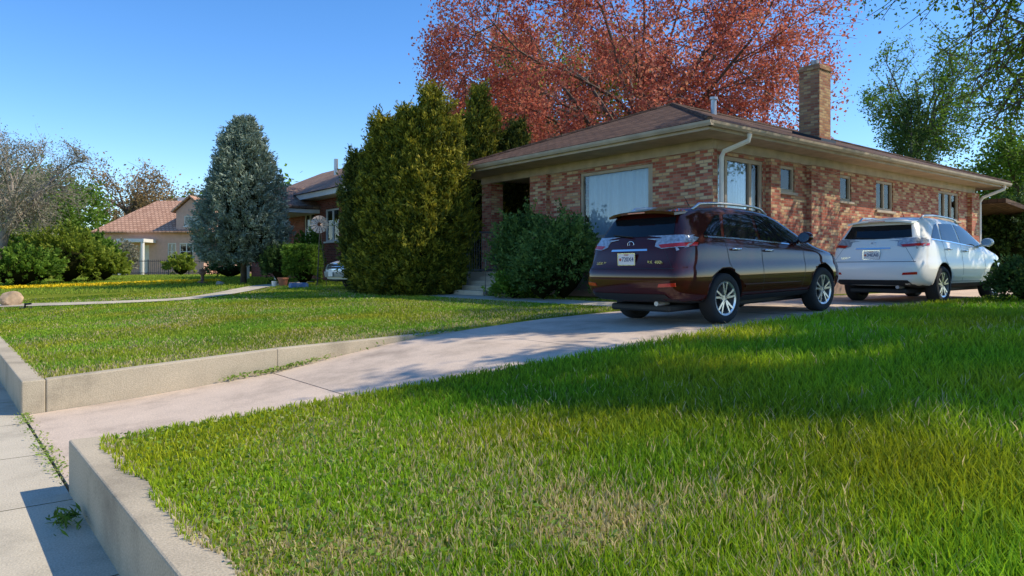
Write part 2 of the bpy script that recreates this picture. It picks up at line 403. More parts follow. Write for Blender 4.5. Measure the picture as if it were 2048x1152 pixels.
H=(.042+.06*lush)*(.5+.9*rs.rand(len(x)))*(1-.55*np.clip(dry*1.1,0,1))
Wd=(.0045+.0009*rr)*(.7+.6*rs.rand(len(x)))
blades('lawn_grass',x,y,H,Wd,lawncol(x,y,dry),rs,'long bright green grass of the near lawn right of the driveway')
x,y,rr=X[left],Y[left],r[left]
dn=snoise(x,y,np.random.RandomState(5),1.5)
dry=np.clip(.14+.2*dn,.03,.45)+np.where(y<9.7,.3,0)
H=.040*(.6+.7*rs.rand(len(x))); Wd=(.004+.0011*rr)*(.7+.6*rs.rand(len(x)))
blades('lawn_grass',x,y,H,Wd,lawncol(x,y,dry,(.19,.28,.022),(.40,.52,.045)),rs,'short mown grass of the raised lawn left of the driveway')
rs2=np.random.RandomState(31); n=15000
rr=1.6+4.5*rs2.rand(n)**1.2; th=CA+R(1)*(rs2.rand(n)*80-34); x=rr*np.cos(th); y=rr*np.sin(th)
k=(x>.90)&(y<5.6)&((snoise(x,y,np.random.RandomState(12),1.8)>.7)|(x<2.2)); x=x[k];y=y[k]
P=np.stack([x,y,Lh(x)+.015+.025*rs2.rand(len(x))],1); A=rs2.normal(size=P.shape)*[1,1,.45]
L_weed=leafmat('weed_leaf',[(.11,.20,.02),(.19,.32,.035),(.27,.40,.07),(.42,.40,.16)],.35)
o=leaves('lawn_weeds',P,A,.027,L_weed,None,rs2.rand(len(x))**1.4,rs2,.5,org=(2,4,0)); meta(o,'small broad leaved weeds and clover mixed into the near lawn','weeds',kind='stuff')
n=4200; d=28.8+1.8*rs2.rand(n); px=-160+600*rs2.rand(n); xx=(px-1024)/1450*d; x=d*cs+xx*sn; y=d*sn-xx*cs
P=np.stack([x,y,Lh(np.maximum(x,.8))+Hh(y)+.08+.05*rs2.rand(n)],1)
L_dan=leafmat('dandelion_yellow',[(.80,.52,.01),(.88,.64,.02)],.2)
k=P[:,0]>1.2; P=P[k]
o=leaves('dandelions',P,rs2.normal(size=P.shape)*[1,1,.5],.075,L_dan,None,rs2.rand(len(P)),rs2,.9,org=(5,35,1)); meta(o,'band of yellow dandelions across the far lawn','flowers',kind='stuff')
n=26000; d=24+22*rs2.rand(n); px=-150+900*rs2.rand(n); xx=(px-1024)/1450*d; x=d*cs+xx*sn; y=d*sn-xx*cs
k=(x>1.2)&(x<13)&(distpath(x,y,NWALK)>.6); x=x[k];y=y[k]
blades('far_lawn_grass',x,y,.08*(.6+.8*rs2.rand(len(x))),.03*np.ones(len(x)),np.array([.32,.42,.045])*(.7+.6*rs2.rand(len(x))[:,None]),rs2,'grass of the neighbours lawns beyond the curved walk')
n=800; y=5.8+3.2*rs2.rand(n); x=.73+.04*rs2.normal(size=n)
P=np.stack([x,y,.015+.02*rs2.rand(n)],1)
k=rs2.rand(n)<.25+.5*(np.sin(y*3)>0); P=P[k]
o=leaves('joint_weeds',P,rs2.normal(size=P.shape)*[1,1,.6],.032,L_weed,None,.4+.6*rs2.rand(len(P)),rs2,.4,org=(.8,7,0)); meta(o,'scruffy weeds growing in the joint between sidewalk and driveway','weeds',kind='stuff')
n=1500; x=2.6+3.6*rs2.rand(n); y=8.95-.03*np.abs(rs2.normal(size=n)); P=np.stack([x,y,Dh(x)+.02+.05*rs2.rand(n)],1); k=rs2.rand(n)<np.clip(.2+.6*np.sin(x*2.3),.05,1); P=P[k]
o=leaves('kerb_weeds',P,rs2.normal(size=P.shape)*[1,1,.8],.045,L_weed,None,rs2.rand(len(P)),rs2,.4,org=(4,8.9,.3)); meta(o,'weeds and dry leaves along the foot of the driveway kerb','weeds',kind='stuff')
n=90; P=np.stack([.62+.05*rs2.normal(size=n),4.95+.10*rs2.normal(size=n),.02+.05*rs2.rand(n)],1); A=rs2.normal(size=P.shape)+[0,0,.4]
o=leaves('wall_foot_weeds',P,A,.07,L_green,None,rs2.rand(n)*.7,rs2,.2,org=(.62,4.95,0)); meta(o,'leafy green weeds at the foot of the near retaining wall','weeds',kind='stuff')
# ------------------------------------------------------------------ trees
def bez(p0,p1,rs,bow,jit,k=5):
    p0=np.array(p0,float);p1=np.array(p1,float); L=np.linalg.norm(p1-p0); mid=(p0+p1)/2+np.array([0,0,1])*bow*L+rs.normal(size=3)*jit*L
    t=np.linspace(0,1,k)[:,None]; Q=(1-t)**2*p0+2*t*(1-t)*mid+t*t*p1
    Q[1:-1]+=rs.normal(size=(k-2,3))*jit*.2*L
    return Q
def tree(name,label,cat,base,fork_h,tr,cc,cr,n1,n2,n3,ln,lsz,lmat,bark,seed,group=None,bow=.05,lean=(0,0),lsp=.35,asp=.55,twig=.012,droop=0,limb=1.0):
    rs=np.random.RandomState(seed); bx_,by=base[:2]; bz=base[2] if len(base)>2 else G(max(bx_,.81),by)
    rt=root(name,(bx_,by,bz-.05),label,cat,group)
    mb=MB(); fork=np.array([bx_+lean[0],by+lean[1],bz+fork_h]); cc=np.array(cc,float); cr=np.array(cr,float)
    T=bez((bx_,by,bz-.1),fork,rs,0,.03,5)
    top=fork*.35+cc*.65
    T2=bez(fork,top,rs,0,.05,5); pts=np.vstack([T,T2[1:]])
    rad=list(np.linspace(tr*1.15,tr*.8,5))+list(np.linspace(tr*.7,tr*.25,4)); mb.tube([tuple(p) for p in pts],rad,8)
    mb.build('trunk',bark,rt,smooth=True)
    mb=MB(); LP=[]
    def clip(p):
        q=(p-cc)/cr; l=np.linalg.norm(q)
        return cc+q/l*cr*min(l,.98) if l>.98 else p
    for i in range(n1):
        az=i*2.399+rs.rand()*.6; el=rs.uniform(-.25,.9); f=rs.uniform(.55,.88)
        tgt=cc+cr*f*np.array([math.cos(az)*math.cos(el),math.sin(az)*math.cos(el),math.sin(el)])
        s=pts[rs.randint(4,8)]; Q=bez(s,tgt,rs,bow+.03,.07,7); r0=tr*rs.uniform(.35,.5)*limb
        mb.tube([tuple(p) for p in Q],list(np.linspace(r0,r0*.22,7)),6,caps=False)
        for j in range(n2):
            a=Q[rs.randint(2,7)]; L=np.min(cr)*rs.uniform(.35,.75); d=(a-cc)/cr; d=d/(np.linalg.norm(d)+1e-6)+rs.normal(size=3)*.7+np.array([0,0,.15-droop]); d/=np.linalg.norm(d)
            e=clip(a+d*L); q=bez(a,e,rs,bow,.08,5); r1=r0*.25
            mb.tube([tuple(p) for p in q],list(np.linspace(r1,max(twig,r1*.3),5)),4,caps=False)
            for k in range(n3):
                a2=q[rs.randint(1,5)]; d2=d+rs.normal(size=3)*.8+np.array([0,0,-droop*2]); d2/=np.linalg.norm(d2); e2=clip(a2+d2*L*rs.uniform(.35,.7)); q2=bez(a2,e2,rs,bow,.08,4)
                mb.tube([tuple(p) for p in q2],list(np.linspace(max(twig*1.2,r1*.3),twig*.6,4)),3,caps=False)
                LP.append(q2)
    mb.build('branches',bark,rt,fix=False)
    if ln>0:
        LP=np.array(LP); K=len(LP); wt=rs.rand(K)**1.5+.05; idx=rs.choice(K,ln,p=wt/wt.sum()); t=rs.rand(ln)*3; i0=np.minimum(t.astype(int),2); fr=(t-i0)[:,None]
        P=LP[idx,i0]*(1-fr)+LP[idx,i0+1]*fr+rs.normal(size=(ln,3))*lsp*(.3+rs.rand(ln,1))
        tr_=rs.rand(K)[idx]; rv=.5*tr_+.5*rs.rand(ln)
        leaves('crown',P,rs.normal(size=P.shape)-np.array([0,0,.2]),lsz,lmat,rt,rv,rs,asp)
    return rt
c=W(1270,31)
tree('copper_tree','huge copper red leafed tree spreading behind the brick house','tree',(*c,.95),4.5,.36,(*W(1275,31),10.3),(9.2,9.2,6.2),20,11,8,115000,.118,L_red,m_bark,21,bow=.02,lsp=.33,asp=.75,twig=.010,limb=.68)
c=W(1120,42)
tree('green_tree','yellow green tree showing through the copper tree crown','tree',(*c,1.1),5,.35,(*c,10.5),(5.5,5.5,4.8),10,6,5,17000,.24,L_yel,m_bark,22,lsp=.6)
c=W(1000,47)
tree('green_tree','dark green tree behind the golden junipers','tree',(*c,1.1),4,.3,(*c,8.6),(4.5,4.5,4.2),9,6,5,12000,.28,L_dark,m_bark,23,lsp=.6)
rx,ry=WX_(13.2,14.2)
tree('elm_tree','leafy tree at right whose fine branches hang into the top corner','tree',(rx,ry,.85),3.2,.30,(*WX_(12.8,14.0),8.1),(5.6,5.6,4.2),15,9,7,36000,.085,L_green,m_bark,24,bow=-.03,lsp=.20,asp=.6,droop=.25)
rx,ry=WX_(12.0,8.6)
tree('elm_tree','broad leafy tree just beyond the right edge that shades the lawn','tree',(rx,ry,.75),3.4,.30,(*WX_(11.4,8.8),8.5),(4.7,4.7,2.9),14,9,7,110000,.13,L_green,m_bark,44,bow=-.01,lsp=.22,asp=.65,droop=.1)
def conifer(name,label,px,d,ytop,ybase,half,n,lmat,seed,ln=.5,rad=.14,per=16,lsz=.17,trunk_r=.15,low=.08,pw=.9,droop=-.05,gap=0,core=True,group=None,zb=None,b0=.62,b1=3.2):
    rs=np.random.RandomState(seed); x,y=W(px,d); zb=G(x,y) if zb is None else zb; zt=ZY(ytop,d); h=zt-zb; r=half*d/1450
    rt=root(name,(x,y,zb-.03),label,'tree',group)
    mb=MB(); mb.tube([(x,y,zb-.1),(x+.03,y,zb+h*.5),(x,y,zt-.15)],[trunk_r,trunk_r*.6,.02],8); mb.build('trunk',m_bark,rt,smooth=True)
    t=low+(1-low)*rs.rand(n)**1.1; az=rs.rand(n)*6.283
    tq=(t-low)/(1-low)
    prof=(1-tq)**pw*np.minimum(1,b0+tq*b1)
    lump=1+.11*np.sin(3*az+seed+t*9)+.09*np.sin(5*az+t*27+seed*2)+.07*np.sin(t*45+az*2)
    rr=r*prof*lump*(.55+.45*rs.rand(n)**.5)
    if gap: keep=(np.sin(t*38+2*np.sin(az*2))+rs.normal(size=n)*.5)>gap-1; t,az,rr=t[keep],az[keep],rr[keep]
    C=np.stack([x+rr*np.cos(az),y+rr*np.sin(az),zb+h*t*.985],1)
    D=np.stack([np.cos(az),np.sin(az),np.full(len(az),.25+droop)+.9*t],1); D/=np.linalg.norm(D,axis=1,keepdims=True)
    P,A,rv=tufts(C,D,ln,rad,per,rs); leaves('crown',P,A,lsz,lmat,rt,rv,rs,.28)
    if core:
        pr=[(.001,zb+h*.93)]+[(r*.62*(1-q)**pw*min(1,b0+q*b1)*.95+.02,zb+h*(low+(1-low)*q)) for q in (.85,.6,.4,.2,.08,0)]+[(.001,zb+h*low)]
        mb=MB(); mb.lathe([(a,b2) for a,b2 in pr],(x,y,0),'z',12); mb.build('dark_core',m_core,rt)
    return rt
conifer('blue_spruce','dense conical blue green spruce beside the red brick house',487,28,240,563,102,2300,L_blue,41,ln=.36,rad=.09,per=26,lsz=.14,trunk_r=.13,low=.13,pw=.66,b0=.62,b1=1.7)
conifer('pine_tree','dark narrow conifer standing in front of the tall airy tree',1822,44,195,330,55,420,L_dark,42,ln=.9,rad=.25,per=26,lsz=.24,low=.1,pw=.8,droop=-.3,gap=.35,core=False,trunk_r=.2)
c=W(1838,47)
tree('airy_tree','tall airy light green tree behind the far end of the brick house','tree',(*c,1.1),6,.28,(*c,11.6),(3.5,3.5,5.6),16,8,6,15000,.16,L_green,m_bark,47,bow=.02,lsp=.30,asp=.6)
def juniper(label,px,d,spires,lmat,seed,n=800,group=None,name='juniper_shrub',vase=.8,ln=.38):
    rs=np.random.RandomState(seed); x,y=W(px,d); zb=G(x,y); rt=root(name,(x,y,zb-.03),label,'shrub',group)
    C=[];D=[];cores=MB()
    for si,(dx,dd,ytop,half,fr) in enumerate(spires):
        sx,sy=W(px+dx,d+dd); zt=ZY(ytop,d+dd); h=zt-zb; r=half*d/1450; k=int(n*fr); ph=seed+si*2.1
        t=rs.rand(k)**.9; az=rs.rand(k)*6.283
        prof=(1-t)**.52*np.minimum(1,vase+t*(1.2 if vase>.7 else 1.9))
        lump=1+.18*np.sin(2*az+ph+t*11)+.18*np.sin(4*az+ph*3-t*15)+.16*np.sin(t*24+az+ph)+.14*rs.normal(size=k)
        rr=r*prof*lump*(.72+.28*rs.rand(k))
        C.append(np.stack([sx+rr*np.cos(az),sy+rr*np.sin(az),zb+h*t*.96],1)); q=np.stack([np.cos(az)*.85,np.sin(az)*.85,.6+.9*t],1); D.append(q)
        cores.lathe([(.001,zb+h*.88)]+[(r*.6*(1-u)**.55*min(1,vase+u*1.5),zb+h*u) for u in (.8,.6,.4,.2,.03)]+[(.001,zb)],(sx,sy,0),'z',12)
    C=np.vstack(C);D=np.vstack(D); D+=.3*rs.normal(size=D.shape); D/=np.linalg.norm(D,axis=1,keepdims=True)
    P,A,rv=tufts(C,D,ln,.075,30,rs); leaves('foliage',P,A,.115,lmat,rt,rv,rs,.32); cores.build('dark_core',m_core,rt)
    return rt
juniper('dark olive juniper at the left end of the tall shrub row',750,21.0,[(-32,0,308,42,1.0),(0,.2,300,44,.9),(14,.3,350,40,.7)],L_dkgold,51,850,vase=.05)
juniper('golden juniper with several points left of the tallest one',784,20.6,[(-20,0,232,48,1),(26,.1,220,54,1),(-26,.2,292,44,.8),(8,-.3,258,50,.9)],L_gold,52,850,vase=.62)
juniper('tallest and widest golden juniper nearest the porch',838,20.2,[(26,0,172,50,1.1),(62,.1,240,44,.9),(-18,-.1,214,48,.9),(4,-.3,290,52,.9),(46,.1,205,40,.7)],L_gold,53,900,vase=.28)
juniper('slim golden juniper rising behind the tallest juniper',958,23.6,[(0,0,165,42,1),(20,.2,215,38,.7),(-26,.2,230,38,.7)],L_gold,54,800)
juniper('rounded olive juniper just left of the brown roof',1035,23.9,[(0,0,240,40,.8),(-30,.2,262,40,.6)],L_dkgold,55,900)
def bush(name,label,px,d,ytop,half,lmat,seed,n=450,depth=None,group=None,leaf=.10,box=False,per=22,zb=None,cat='shrub',dirz=.4,ln=.22):
    rs=np.random.RandomState(seed); x,y=W(px,d); zb=G(max(x,.81),y) if zb is None else zb; h=ZY(ytop,d)-zb; r=half*d/1450; dp=depth or r
    rt=root(name,(x,y,zb-.02),label,cat,group)
    u=rs.normal(size=(n,3)); u[:,2]=np.abs(u[:,2])*.9-.55*rs.rand(n); u/=np.linalg.norm(u,axis=1,keepdims=True)
    if box: u=u/np.max(np.abs(u),axis=1,keepdims=True)*.95
    az=np.arctan2(u[:,1],u[:,0])
    l=1+(np.zeros(n) if box else .14*np.sin(3*az+seed)+.10*np.sin(7*az+u[:,2]*6)+.06*rs.normal(size=n))
    s=(l*((.94 if box else .8)+(.06 if box else .2)*rs.rand(n)))[:,None]
    a=u*s*np.array([r,dp,h*.52]); C=np.stack([x+a[:,0]*sn+a[:,1]*cs,y-a[:,0]*cs+a[:,1]*sn,zb+h*.45+a[:,2]],1)
    C[:,2]=np.maximum(C[:,2],zb+.05)
    D=np.stack([u[:,0]*sn+u[:,1]*cs,-u[:,0]*cs+u[:,1]*sn,u[:,2]+dirz],1); D/=np.linalg.norm(D,axis=1,keepdims=True)
    P,A,rv=tufts(C,D,ln*(.25 if box else 1),.05 if box else .07,per,rs); leaves('foliage',P,A,leaf,lmat,rt,rv,rs,.55)
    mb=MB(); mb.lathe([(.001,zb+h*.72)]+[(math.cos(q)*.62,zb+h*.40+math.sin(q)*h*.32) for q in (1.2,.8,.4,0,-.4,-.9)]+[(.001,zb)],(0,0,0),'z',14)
    mb.v=[(x+vx*r*sn+vy*dp*cs,y-vx*r*cs+vy*dp*sn,vz) for (vx,vy,vz) in mb.v]; mb.build('dark_core',m_core,rt); return rt
bush('leafy_shrub','dark leafy shrub right of the porch steps',1050,18.6,432,46,L_shrub,61,420,.9,leaf=.085,ln=.34)
bush('leafy_shrub','dark rounded shrub under the picture window beside the maroon car',1128,16.9,444,64,L_shrub,62,520,.9,leaf=.08,ln=.34)
bush('leafy_shrub','low dark ground shrub at the foot of the porch steps',1026,17.6,556,30,L_green,63,160,.4,leaf=.10)
bush('leafy_shrub','small dark shrub in front of the shrub row',1085,16.9,500,52,L_shrub,64,260,.5,leaf=.08,ln=.3)
bush('round_shrub','clipped round shrub in front of the red brick house',562,27,492,28,L_dark,65,260)
bush('clipped_hedge','clipped square hedge beside the parked white car',606,25.8,489,30,L_green,66,700,.7,box=True,leaf=.07)
bush('round_shrub','bushy green shrub behind the clipped hedge',618,29,466,24,L_green,67,240)
bush('leafy_shrub','low green shrub left of the spruce',460,38,520,40,L_dark,68,160)
hb=[(15,36,470,75),(75,37,462,60),(135,36,458,60),(188,38,478,42),(40,33,500,60),(205,37,505,36)]
for i,(px,d,yt,hf) in enumerate(hb):
    bush('green_bush',['large bright green bush under the bare willow at far left','tall green bush second from the left edge','tall yellow green bush left of the pink house','green bush at the left corner of the pink house','low green bush nearest the left edge','small green bush before the pink house wall'][i],px,d,yt,hf,[L_green,L_yel,L_yel,L_green,L_green,L_yel][i],70+i,330,leaf=.15,per=26,ln=.4)
bush('leafy_shrub','green shrub in front of the pink house windows',362,46,512,24,L_yel,79,160,leaf=.14)
bush('leafy_shrub','pale bushy shrub left of the pink house porch',245,50,480,22,L_pale,80,160,leaf=.14)
bush('leafy_shrub','dark shrub at the right edge beside the white car',2062,13.4,528,46,L_dark,81,380,.6,leaf=.07)
bush('leafy_shrub','dark evergreen shrub behind the white car at right',2030,27,395,54,L_dark,82,520,leaf=.13,ln=.4)
tree('willow_tree','pale bare branched tree leaning at the left edge','tree',(*W(-25,33),1.1),2.0,.26,(*W(48,33),5.5),(3.1,3.1,2.3),13,10,8,16000,.10,L_pale,m_barkg,25,bow=.06,lean=(.6,-.3),lsp=.22,asp=.4,twig=.009,limb=.75)
c=W(20,48)
tree('bare_tree','tall thin bare tree behind the willow','tree',(*c,1.2),4,.18,(*c,7.4),(3.6,3.6,4.4),10,7,6,1500,.13,L_pale,m_barkg,26,lsp=.3,twig=.010)
c=W(255,72)
tree('budding_tree','sparse tan budding tree above the pink house roof','tree',(*c,1.2),5,.3,(*c,8.6),(4.6,4.6,4.4),9,6,5,5000,.24,L_tan,m_bark,27,lsp=.5,twig=.02)
c=W(95,60)
tree('green_tree','bright green tree behind the willow','tree',(*c,1.2),3,.3,(*c,6.0),(4.6,4.6,4.0),9,6,5,12000,.32,L_green,m_bark,28,lsp=.6)
c=W(415,80)
tree('budding_tree','pale budding tree right of the pink house roof','tree',(*c,1.2),4,.3,(*c,6.8),(4.5,4.5,3.8),8,5,5,6000,.3,L_pale,m_bark,29,lsp=.6,twig=.02)
c=W(330,90)
tree('budding_tree','distant tan tree behind the pink house','tree',(*c,1.2),4,.3,(*c,7),(7,7,4.0),8,6,5,7000,.36,L_tan,m_bark,30,lsp=.8,twig=.02)
c=W(2050,38)
tree('green_tree','green tree beyond the carport at the right edge','tree',(*c,1),2.0,.3,(*c,5.4),(3.8,3.8,4.4),11,7,6,20000,.19,L_green,m_bark,32,lsp=.42)
c=W(1965,48)
tree('green_tree','yellow green tree between the pine and the right edge','tree',(*c,1),2.0,.3,(*c,5.2),(3.6,3.6,4.0),11,7,6,13000,.20,L_yel,m_bark,33,lsp=.45)
for i,(px,d) in enumerate(((-60,95),(130,100),(520,70),(2200,60))):
    c=W(px,d); tree('distant_tree',['distant green tree at the far left','distant green tree left of the pink house','distant green tree behind the blue spruce','distant green tree past the right edge'][i],'tree',(*c,1.2),3,.3,(*c,5.5),(7,7,4),7,5,4,9000,.5,L_green,m_bark,90+i,lsp=.9,twig=.03)
# ------------------------------------------------------------------ house helpers
def PT(ax,c,a,dep,z): return (c+dep,a,z) if ax=='x' else (a,c+dep,z)
def wallp(mb,ax,c,a0,a1,z0,z1,ops=(),dep=.13,mi=0):
    A=sorted({a0,a1,*[o[0] for o in ops],*[o[1] for o in ops]}); Z=sorted({z0,z1,*[o[2] for o in ops],*[o[3] for o in ops]})
    for i in range(len(A)-1):
        for j in range(len(Z)-1):
            am,zm=(A[i]+A[i+1])/2,(Z[j]+Z[j+1])/2
            if any(o[0]<am<o[1] and o[2]<zm<o[3] for o in ops): continue
            mb.add([PT(ax,c,A[i],0,Z[j]),PT(ax,c,A[i+1],0,Z[j]),PT(ax,c,A[i+1],0,Z[j+1]),PT(ax,c,A[i],0,Z[j+1])],[(0,1,2,3)],mi)
    for (p,q,r0,s) in ops:
        for (u,v) in (((p,r0),(q,r0)),((q,r0),(q,s)),((q,s),(p,s)),((p,s),(p,r0))):
            mb.add([PT(ax,c,u[0],0,u[1]),PT(ax,c,v[0],0,v[1]),PT(ax,c,v[0],dep,v[1]),PT(ax,c,u[0],dep,u[1])],[(0,1,2,3)],mi)
def bx(mb,ax,c,a0,a1,d0,d1,z0,z1,mi=0):
    if ax=='x': mb.box(c+d0,c+d1,a0,a1,z0,z1,mi)
    else: mb.box(a0,a1,c+d0,c+d1,z0,z1,mi)
def window(par,ax,c,a0,a1,z0,z1,splits=(),fm=None,fw=.07,curtain=None,sill=True,hbar=None,s=1,dark=False):
    fm=fm or m_white; mb=MB(); d0,d1=.03*s,.10*s
    for (p,q,r0,t) in ((a0+.002,a0+fw,z0,z1),(a1-fw,a1-.002,z0,z1),(a0+fw,a1-fw,z0+.002,z0+fw),(a0+fw,a1-fw,z1-fw,z1-.002)): bx(mb,ax,c,p,q,d0,d1,r0,t)
    for f in splits:
        a=a0+(a1-a0)*f; bx(mb,ax,c,a-fw*.5,a+fw*.5,d0+.003*s,d1,z0+fw,z1-fw)
    if hbar: bx(mb,ax,c,a0+fw,a1-fw,d0+.006*s,d1,hbar-.02,hbar+.02)
    w=mb.build('window',fm,par,bev=.004)
    mb=MB(); bx(mb,ax,c,a0+.02,a1-.02,.075*s,.08*s,z0+.02,z1-.02); mb.build('pane',m_dglass if dark else m_glass,w)
    if sill:
        mb=MB(); bx(mb,ax,c,a0-.06,a1+.06,-.06*s,.028*s,z0-.07,z0-.002); mb.build('sill',fm,w,bev=.005)
    if curtain:
        for (f0,f1) in curtain:
            mb=MB(); n=90; vs=[];p0=a0+(a1-a0)*f0;p1=a0+(a1-a0)*f1
            for i in range(n+1):
                a=p0+(p1-p0)*i/n; dd=.20*s+.030*math.sin(i*1.05+.8*math.sin(i*.3))+.022*math.sin(i*.37)
                vs+= [PT(ax,c,a,dd,z0+.02),PT(ax,c,a,dd+.01,z1-.03)]
            mb.add(vs,[(2*i,2*i+2,2*i+3,2*i+1) for i in range(n)]); mb.build('curtain',m_curt,w,smooth=True,fix=False)
    return w
# ------------------------------------------------------------------ brick house
H=root('brick_house',(20,13,.85),'single storey pink and cream brick house with brown hip roof','house')
front_ops=[(11.05,13.45,2.3,3.97)]
side_ops=[(13.14,14.90,2.55,3.99),(15.55,16.25,3.36,3.98),(18.36,19.05,3.31,3.99),(20.46,21.5,3.17,4.0),(24.65,26.25,3.1,4.0)]
mb=MB()
wallp(mb,'x',13,9.4,15.2,1.35,4.08,front_ops); wallp(mb,'y',9.4,13,27.6,1.35,4.08,side_ops)
wallp(mb,'x',27.6,9.4,17.7,1.35,4.08); wallp(mb,'y',17.7,15.6,27.6,1.35,4.08); wallp(mb,'y',15.2,13,15.6,1.35,4.08); wallp(mb,'x',15.6,15.2,17.7,1.35,4.08,[(15.8,16.7,1.46,3.55)])
mb.build('wall',m_brick,H,fix=False)
mb=MB(); mb.box(12.97,27.63,9.37,17.73,.6,1.35); mb.build('foundation',m_found,H)
for (ax,c,a0,a1) in (('x',13,14.62,15.3),('x',13,9.30,9.75),('y',9.4,15.02,15.42),('y',9.4,16.8,18.2),('y',9.4,27.0,27.65)):
    mb=MB(); bx(mb,ax,c,a0,a1,-.13,.02,1.2,4.075); mb.build('pilaster',m_brick,H)
mb=MB(); mb.box(13.0,13.45,17.25,17.7,1.2,4.08); mb.build('porch_column',m_brick,H)
mb=MB(); mb.box(12.98,13.12,9.38,17.72,4.085,4.30); mb.box(13.125,27.6,9.375,9.5,4.085,4.30); mb.build('frieze',m_cream,H)
mb=MB(); mb.box(12.08,28.72,8.83,18.07,4.30,4.34); mb.build('soffit',m_cream,H)
mb=MB()
mb.box(12.02,12.08,8.77,18.13,4.29,4.45); mb.box(28.72,28.78,8.77,18.13,4.29,4.45); mb.box(12.08,28.72,8.77,8.83,4.29,4.45); mb.box(12.08,28.72,18.07,18.13,4.29,4.45); mb.build('fascia',m_cream,H)
e=[(11.98,8.73,4.455),(28.82,8.73,4.455),(28.82,18.17,4.455),(11.98,18.17,4.455)]; r1_,r2_=(16.7,13.45,6.25),(24.1,13.45,6.25)
mb=MB(); mb.add(e+[r1_,r2_],[(0,1,5,4),(1,2,5),(2,3,4,5),(3,0,4)])
roof=mb.build('roof',m_shing,H,fix=False); md=roof.modifiers.new('s','SOLIDIFY'); md.thickness=.03; md.offset=1
mb=MB()
for a,bq in ((e[0],r1_),(e[3],r1_),(r1_,r2_),(r2_,e[1]),(r2_,e[2])): mb.tube([Vector(a)+Vector((0,0,.03)),Vector(bq)+Vector((0,0,.03))],.06,6)
mb.build('ridge_cap',m_shing,roof)
def gut(p0,p1,nx,ny):
    mb=MB(); prof=[(0,.10),(0,0),(.08,0),(.11,.05),(.12,.10)]
    vs=[(p[0]+nx*a,p[1]+ny*a,4.35+z) for p in (p0,p1) for a,z in prof]; k=len(prof)
    mb.add(vs,[(i,i+1,k+i+1,k+i) for i in range(k-1)]+[(0,1,2,3,4),(5,6,7,8,9)]); return mb.build('gutter',m_cream,H)
gut((12.015,8.66),(12.015,18.13),-1,0); gut((11.95,8.765),(28.78,8.765),0,-1)
def spout(pts):
    mb=MB(); mb.tube(pts,.055,6); return mb.build('downspout',m_white,H)
spout([(13.3,8.70,4.34),(13.3,8.72,4.20),(13.12,9.20,4.02),(13.10,9.25,3.9),(13.10,9.25,1.0)])
spout([(28.2,8.70,4.34),(28.2,8.72,4.22),(27.75,9.2,3.95),(27.72,9.28,3.8),(27.72,9.28,1.0)])
window(H,'x',13,11.05,13.45,2.3,3.97,(.05,),m_cream,.08,[(0.03,.97)])
window(H,'y',9.4,13.14,14.90,2.55,3.99,(.22,.74),m_cream,.09,[(.20,.76)])
window(H,'y',9.4,15.55,16.25,3.36,3.98,(),m_cream,.07)
window(H,'y',9.4,18.36,19.05,3.31,3.99,(),m_cream,.07,[(.5,.98)])
window(H,'y',9.4,20.46,21.5,3.17,4.0,(.5,),m_cream,.07)
window(H,'y',9.4,24.65,26.25,3.1,4.0,(.33,.66),m_cream,.07)
mb=MB(); mb.box(15.62,15.68,15.8,16.7,1.46,3.55); mb.build('door',M('brown_door',(.08,.045,.03),.5),H)
mb=MB(); mb.box(18.9,19.5,10.2,10.8,4.6,7.0); mb.box(18.87,19.53,10.17,10.83,7.0,7.08); mb.box(18.90,19.50,10.2,10.8,7.08,7.15)
ch=mb.build('chimney',m_chim,roof)
mb=MB(); mb.tube([(19.2,10.5,7.1),(19.2,10.5,7.32)],.11,10); mb.build('flue',m_grey,ch)
mb=MB(); mb.hexa([(18.8,10.1,4.95),(19.6,10.1,4.95),(19.6,10.95,5.28),(18.8,10.95,5.28)],[(18.8,10.1,5.08),(19.6,10.1,5.08),(19.6,10.95,5.4),(18.8,10.95,5.4)]); mb.build('flashing',m_iron,ch)
x,y=W(1427,21.5); mb=MB(); mb.tube([(x,y,5.9),(x,y,6.55)],.085,10); mb.tube([(x,y,6.55),(x,y,6.62)],.12,10); mb.build('roof_vent',m_metal,roof,smooth=False)
mb=MB(); mb.box(12.5,15.58,15.32,17.72,.7,1.45); mb.build('porch_floor',m_conc,H,bev=.01)
mb=MB()
for i in range(4): mb.box(11.3+.3*i,12.5 if i<3 else 12.49,15.35+.002*i,16.75-.002*i,.7,.95+.125*i)
mb.build('steps',m_conc,H,bev=.01)
mb=MB()
ra,rb=(11.75,16.70),(12.75,16.70)
for (x,y) in (ra,rb): mb.tube([(x,y,.95 if x<12 else 1.45),(x,y,2.58)],.028,8)
for z in (2.58,1.50): mb.tube([(ra[0],ra[1],z),(rb[0],rb[1],z)],.026,8)
for k in range(1,12):
    x=ra[0]+(rb[0]-ra[0])*k/12; mb.tube([(x,16.70,1.5),(x,16.70,2.58)],.008,4)
mb.build('railing',m_rail,H)
mb=MB(); mb.tube([(11.35,15.3,.85),(11.35,15.3,1.75),(12.6,15.3,2.35),(12.6,15.3,1.45)],.02,8); mb.build('handrail',m_rail,H)
mb=MB(); P=[]
for i in range(30):
    t=i/29; P.append((15.6+3.2*t,9.2,4.1-.20*math.sin(math.pi*t)+.05*math.sin(t*9)))
mb.tube(P,.006,4); mb.build('cable',m_cream,H)
mb=MB(); mb.hexa([(28.0,8.6,3.75),(31.5,8.6,3.5),(31.5,13,3.5),(28.0,13,3.75)],[(28.0,8.6,3.90),(31.5,8.6,3.65),(31.5,13,3.65),(28.0,13,3.90)]); mb.build('carport_roof',m_shing,H)
mb=MB(); mb.box(31.2,31.32,8.8,8.92,.8,3.5); mb.build('carport_post',m_iron,H)
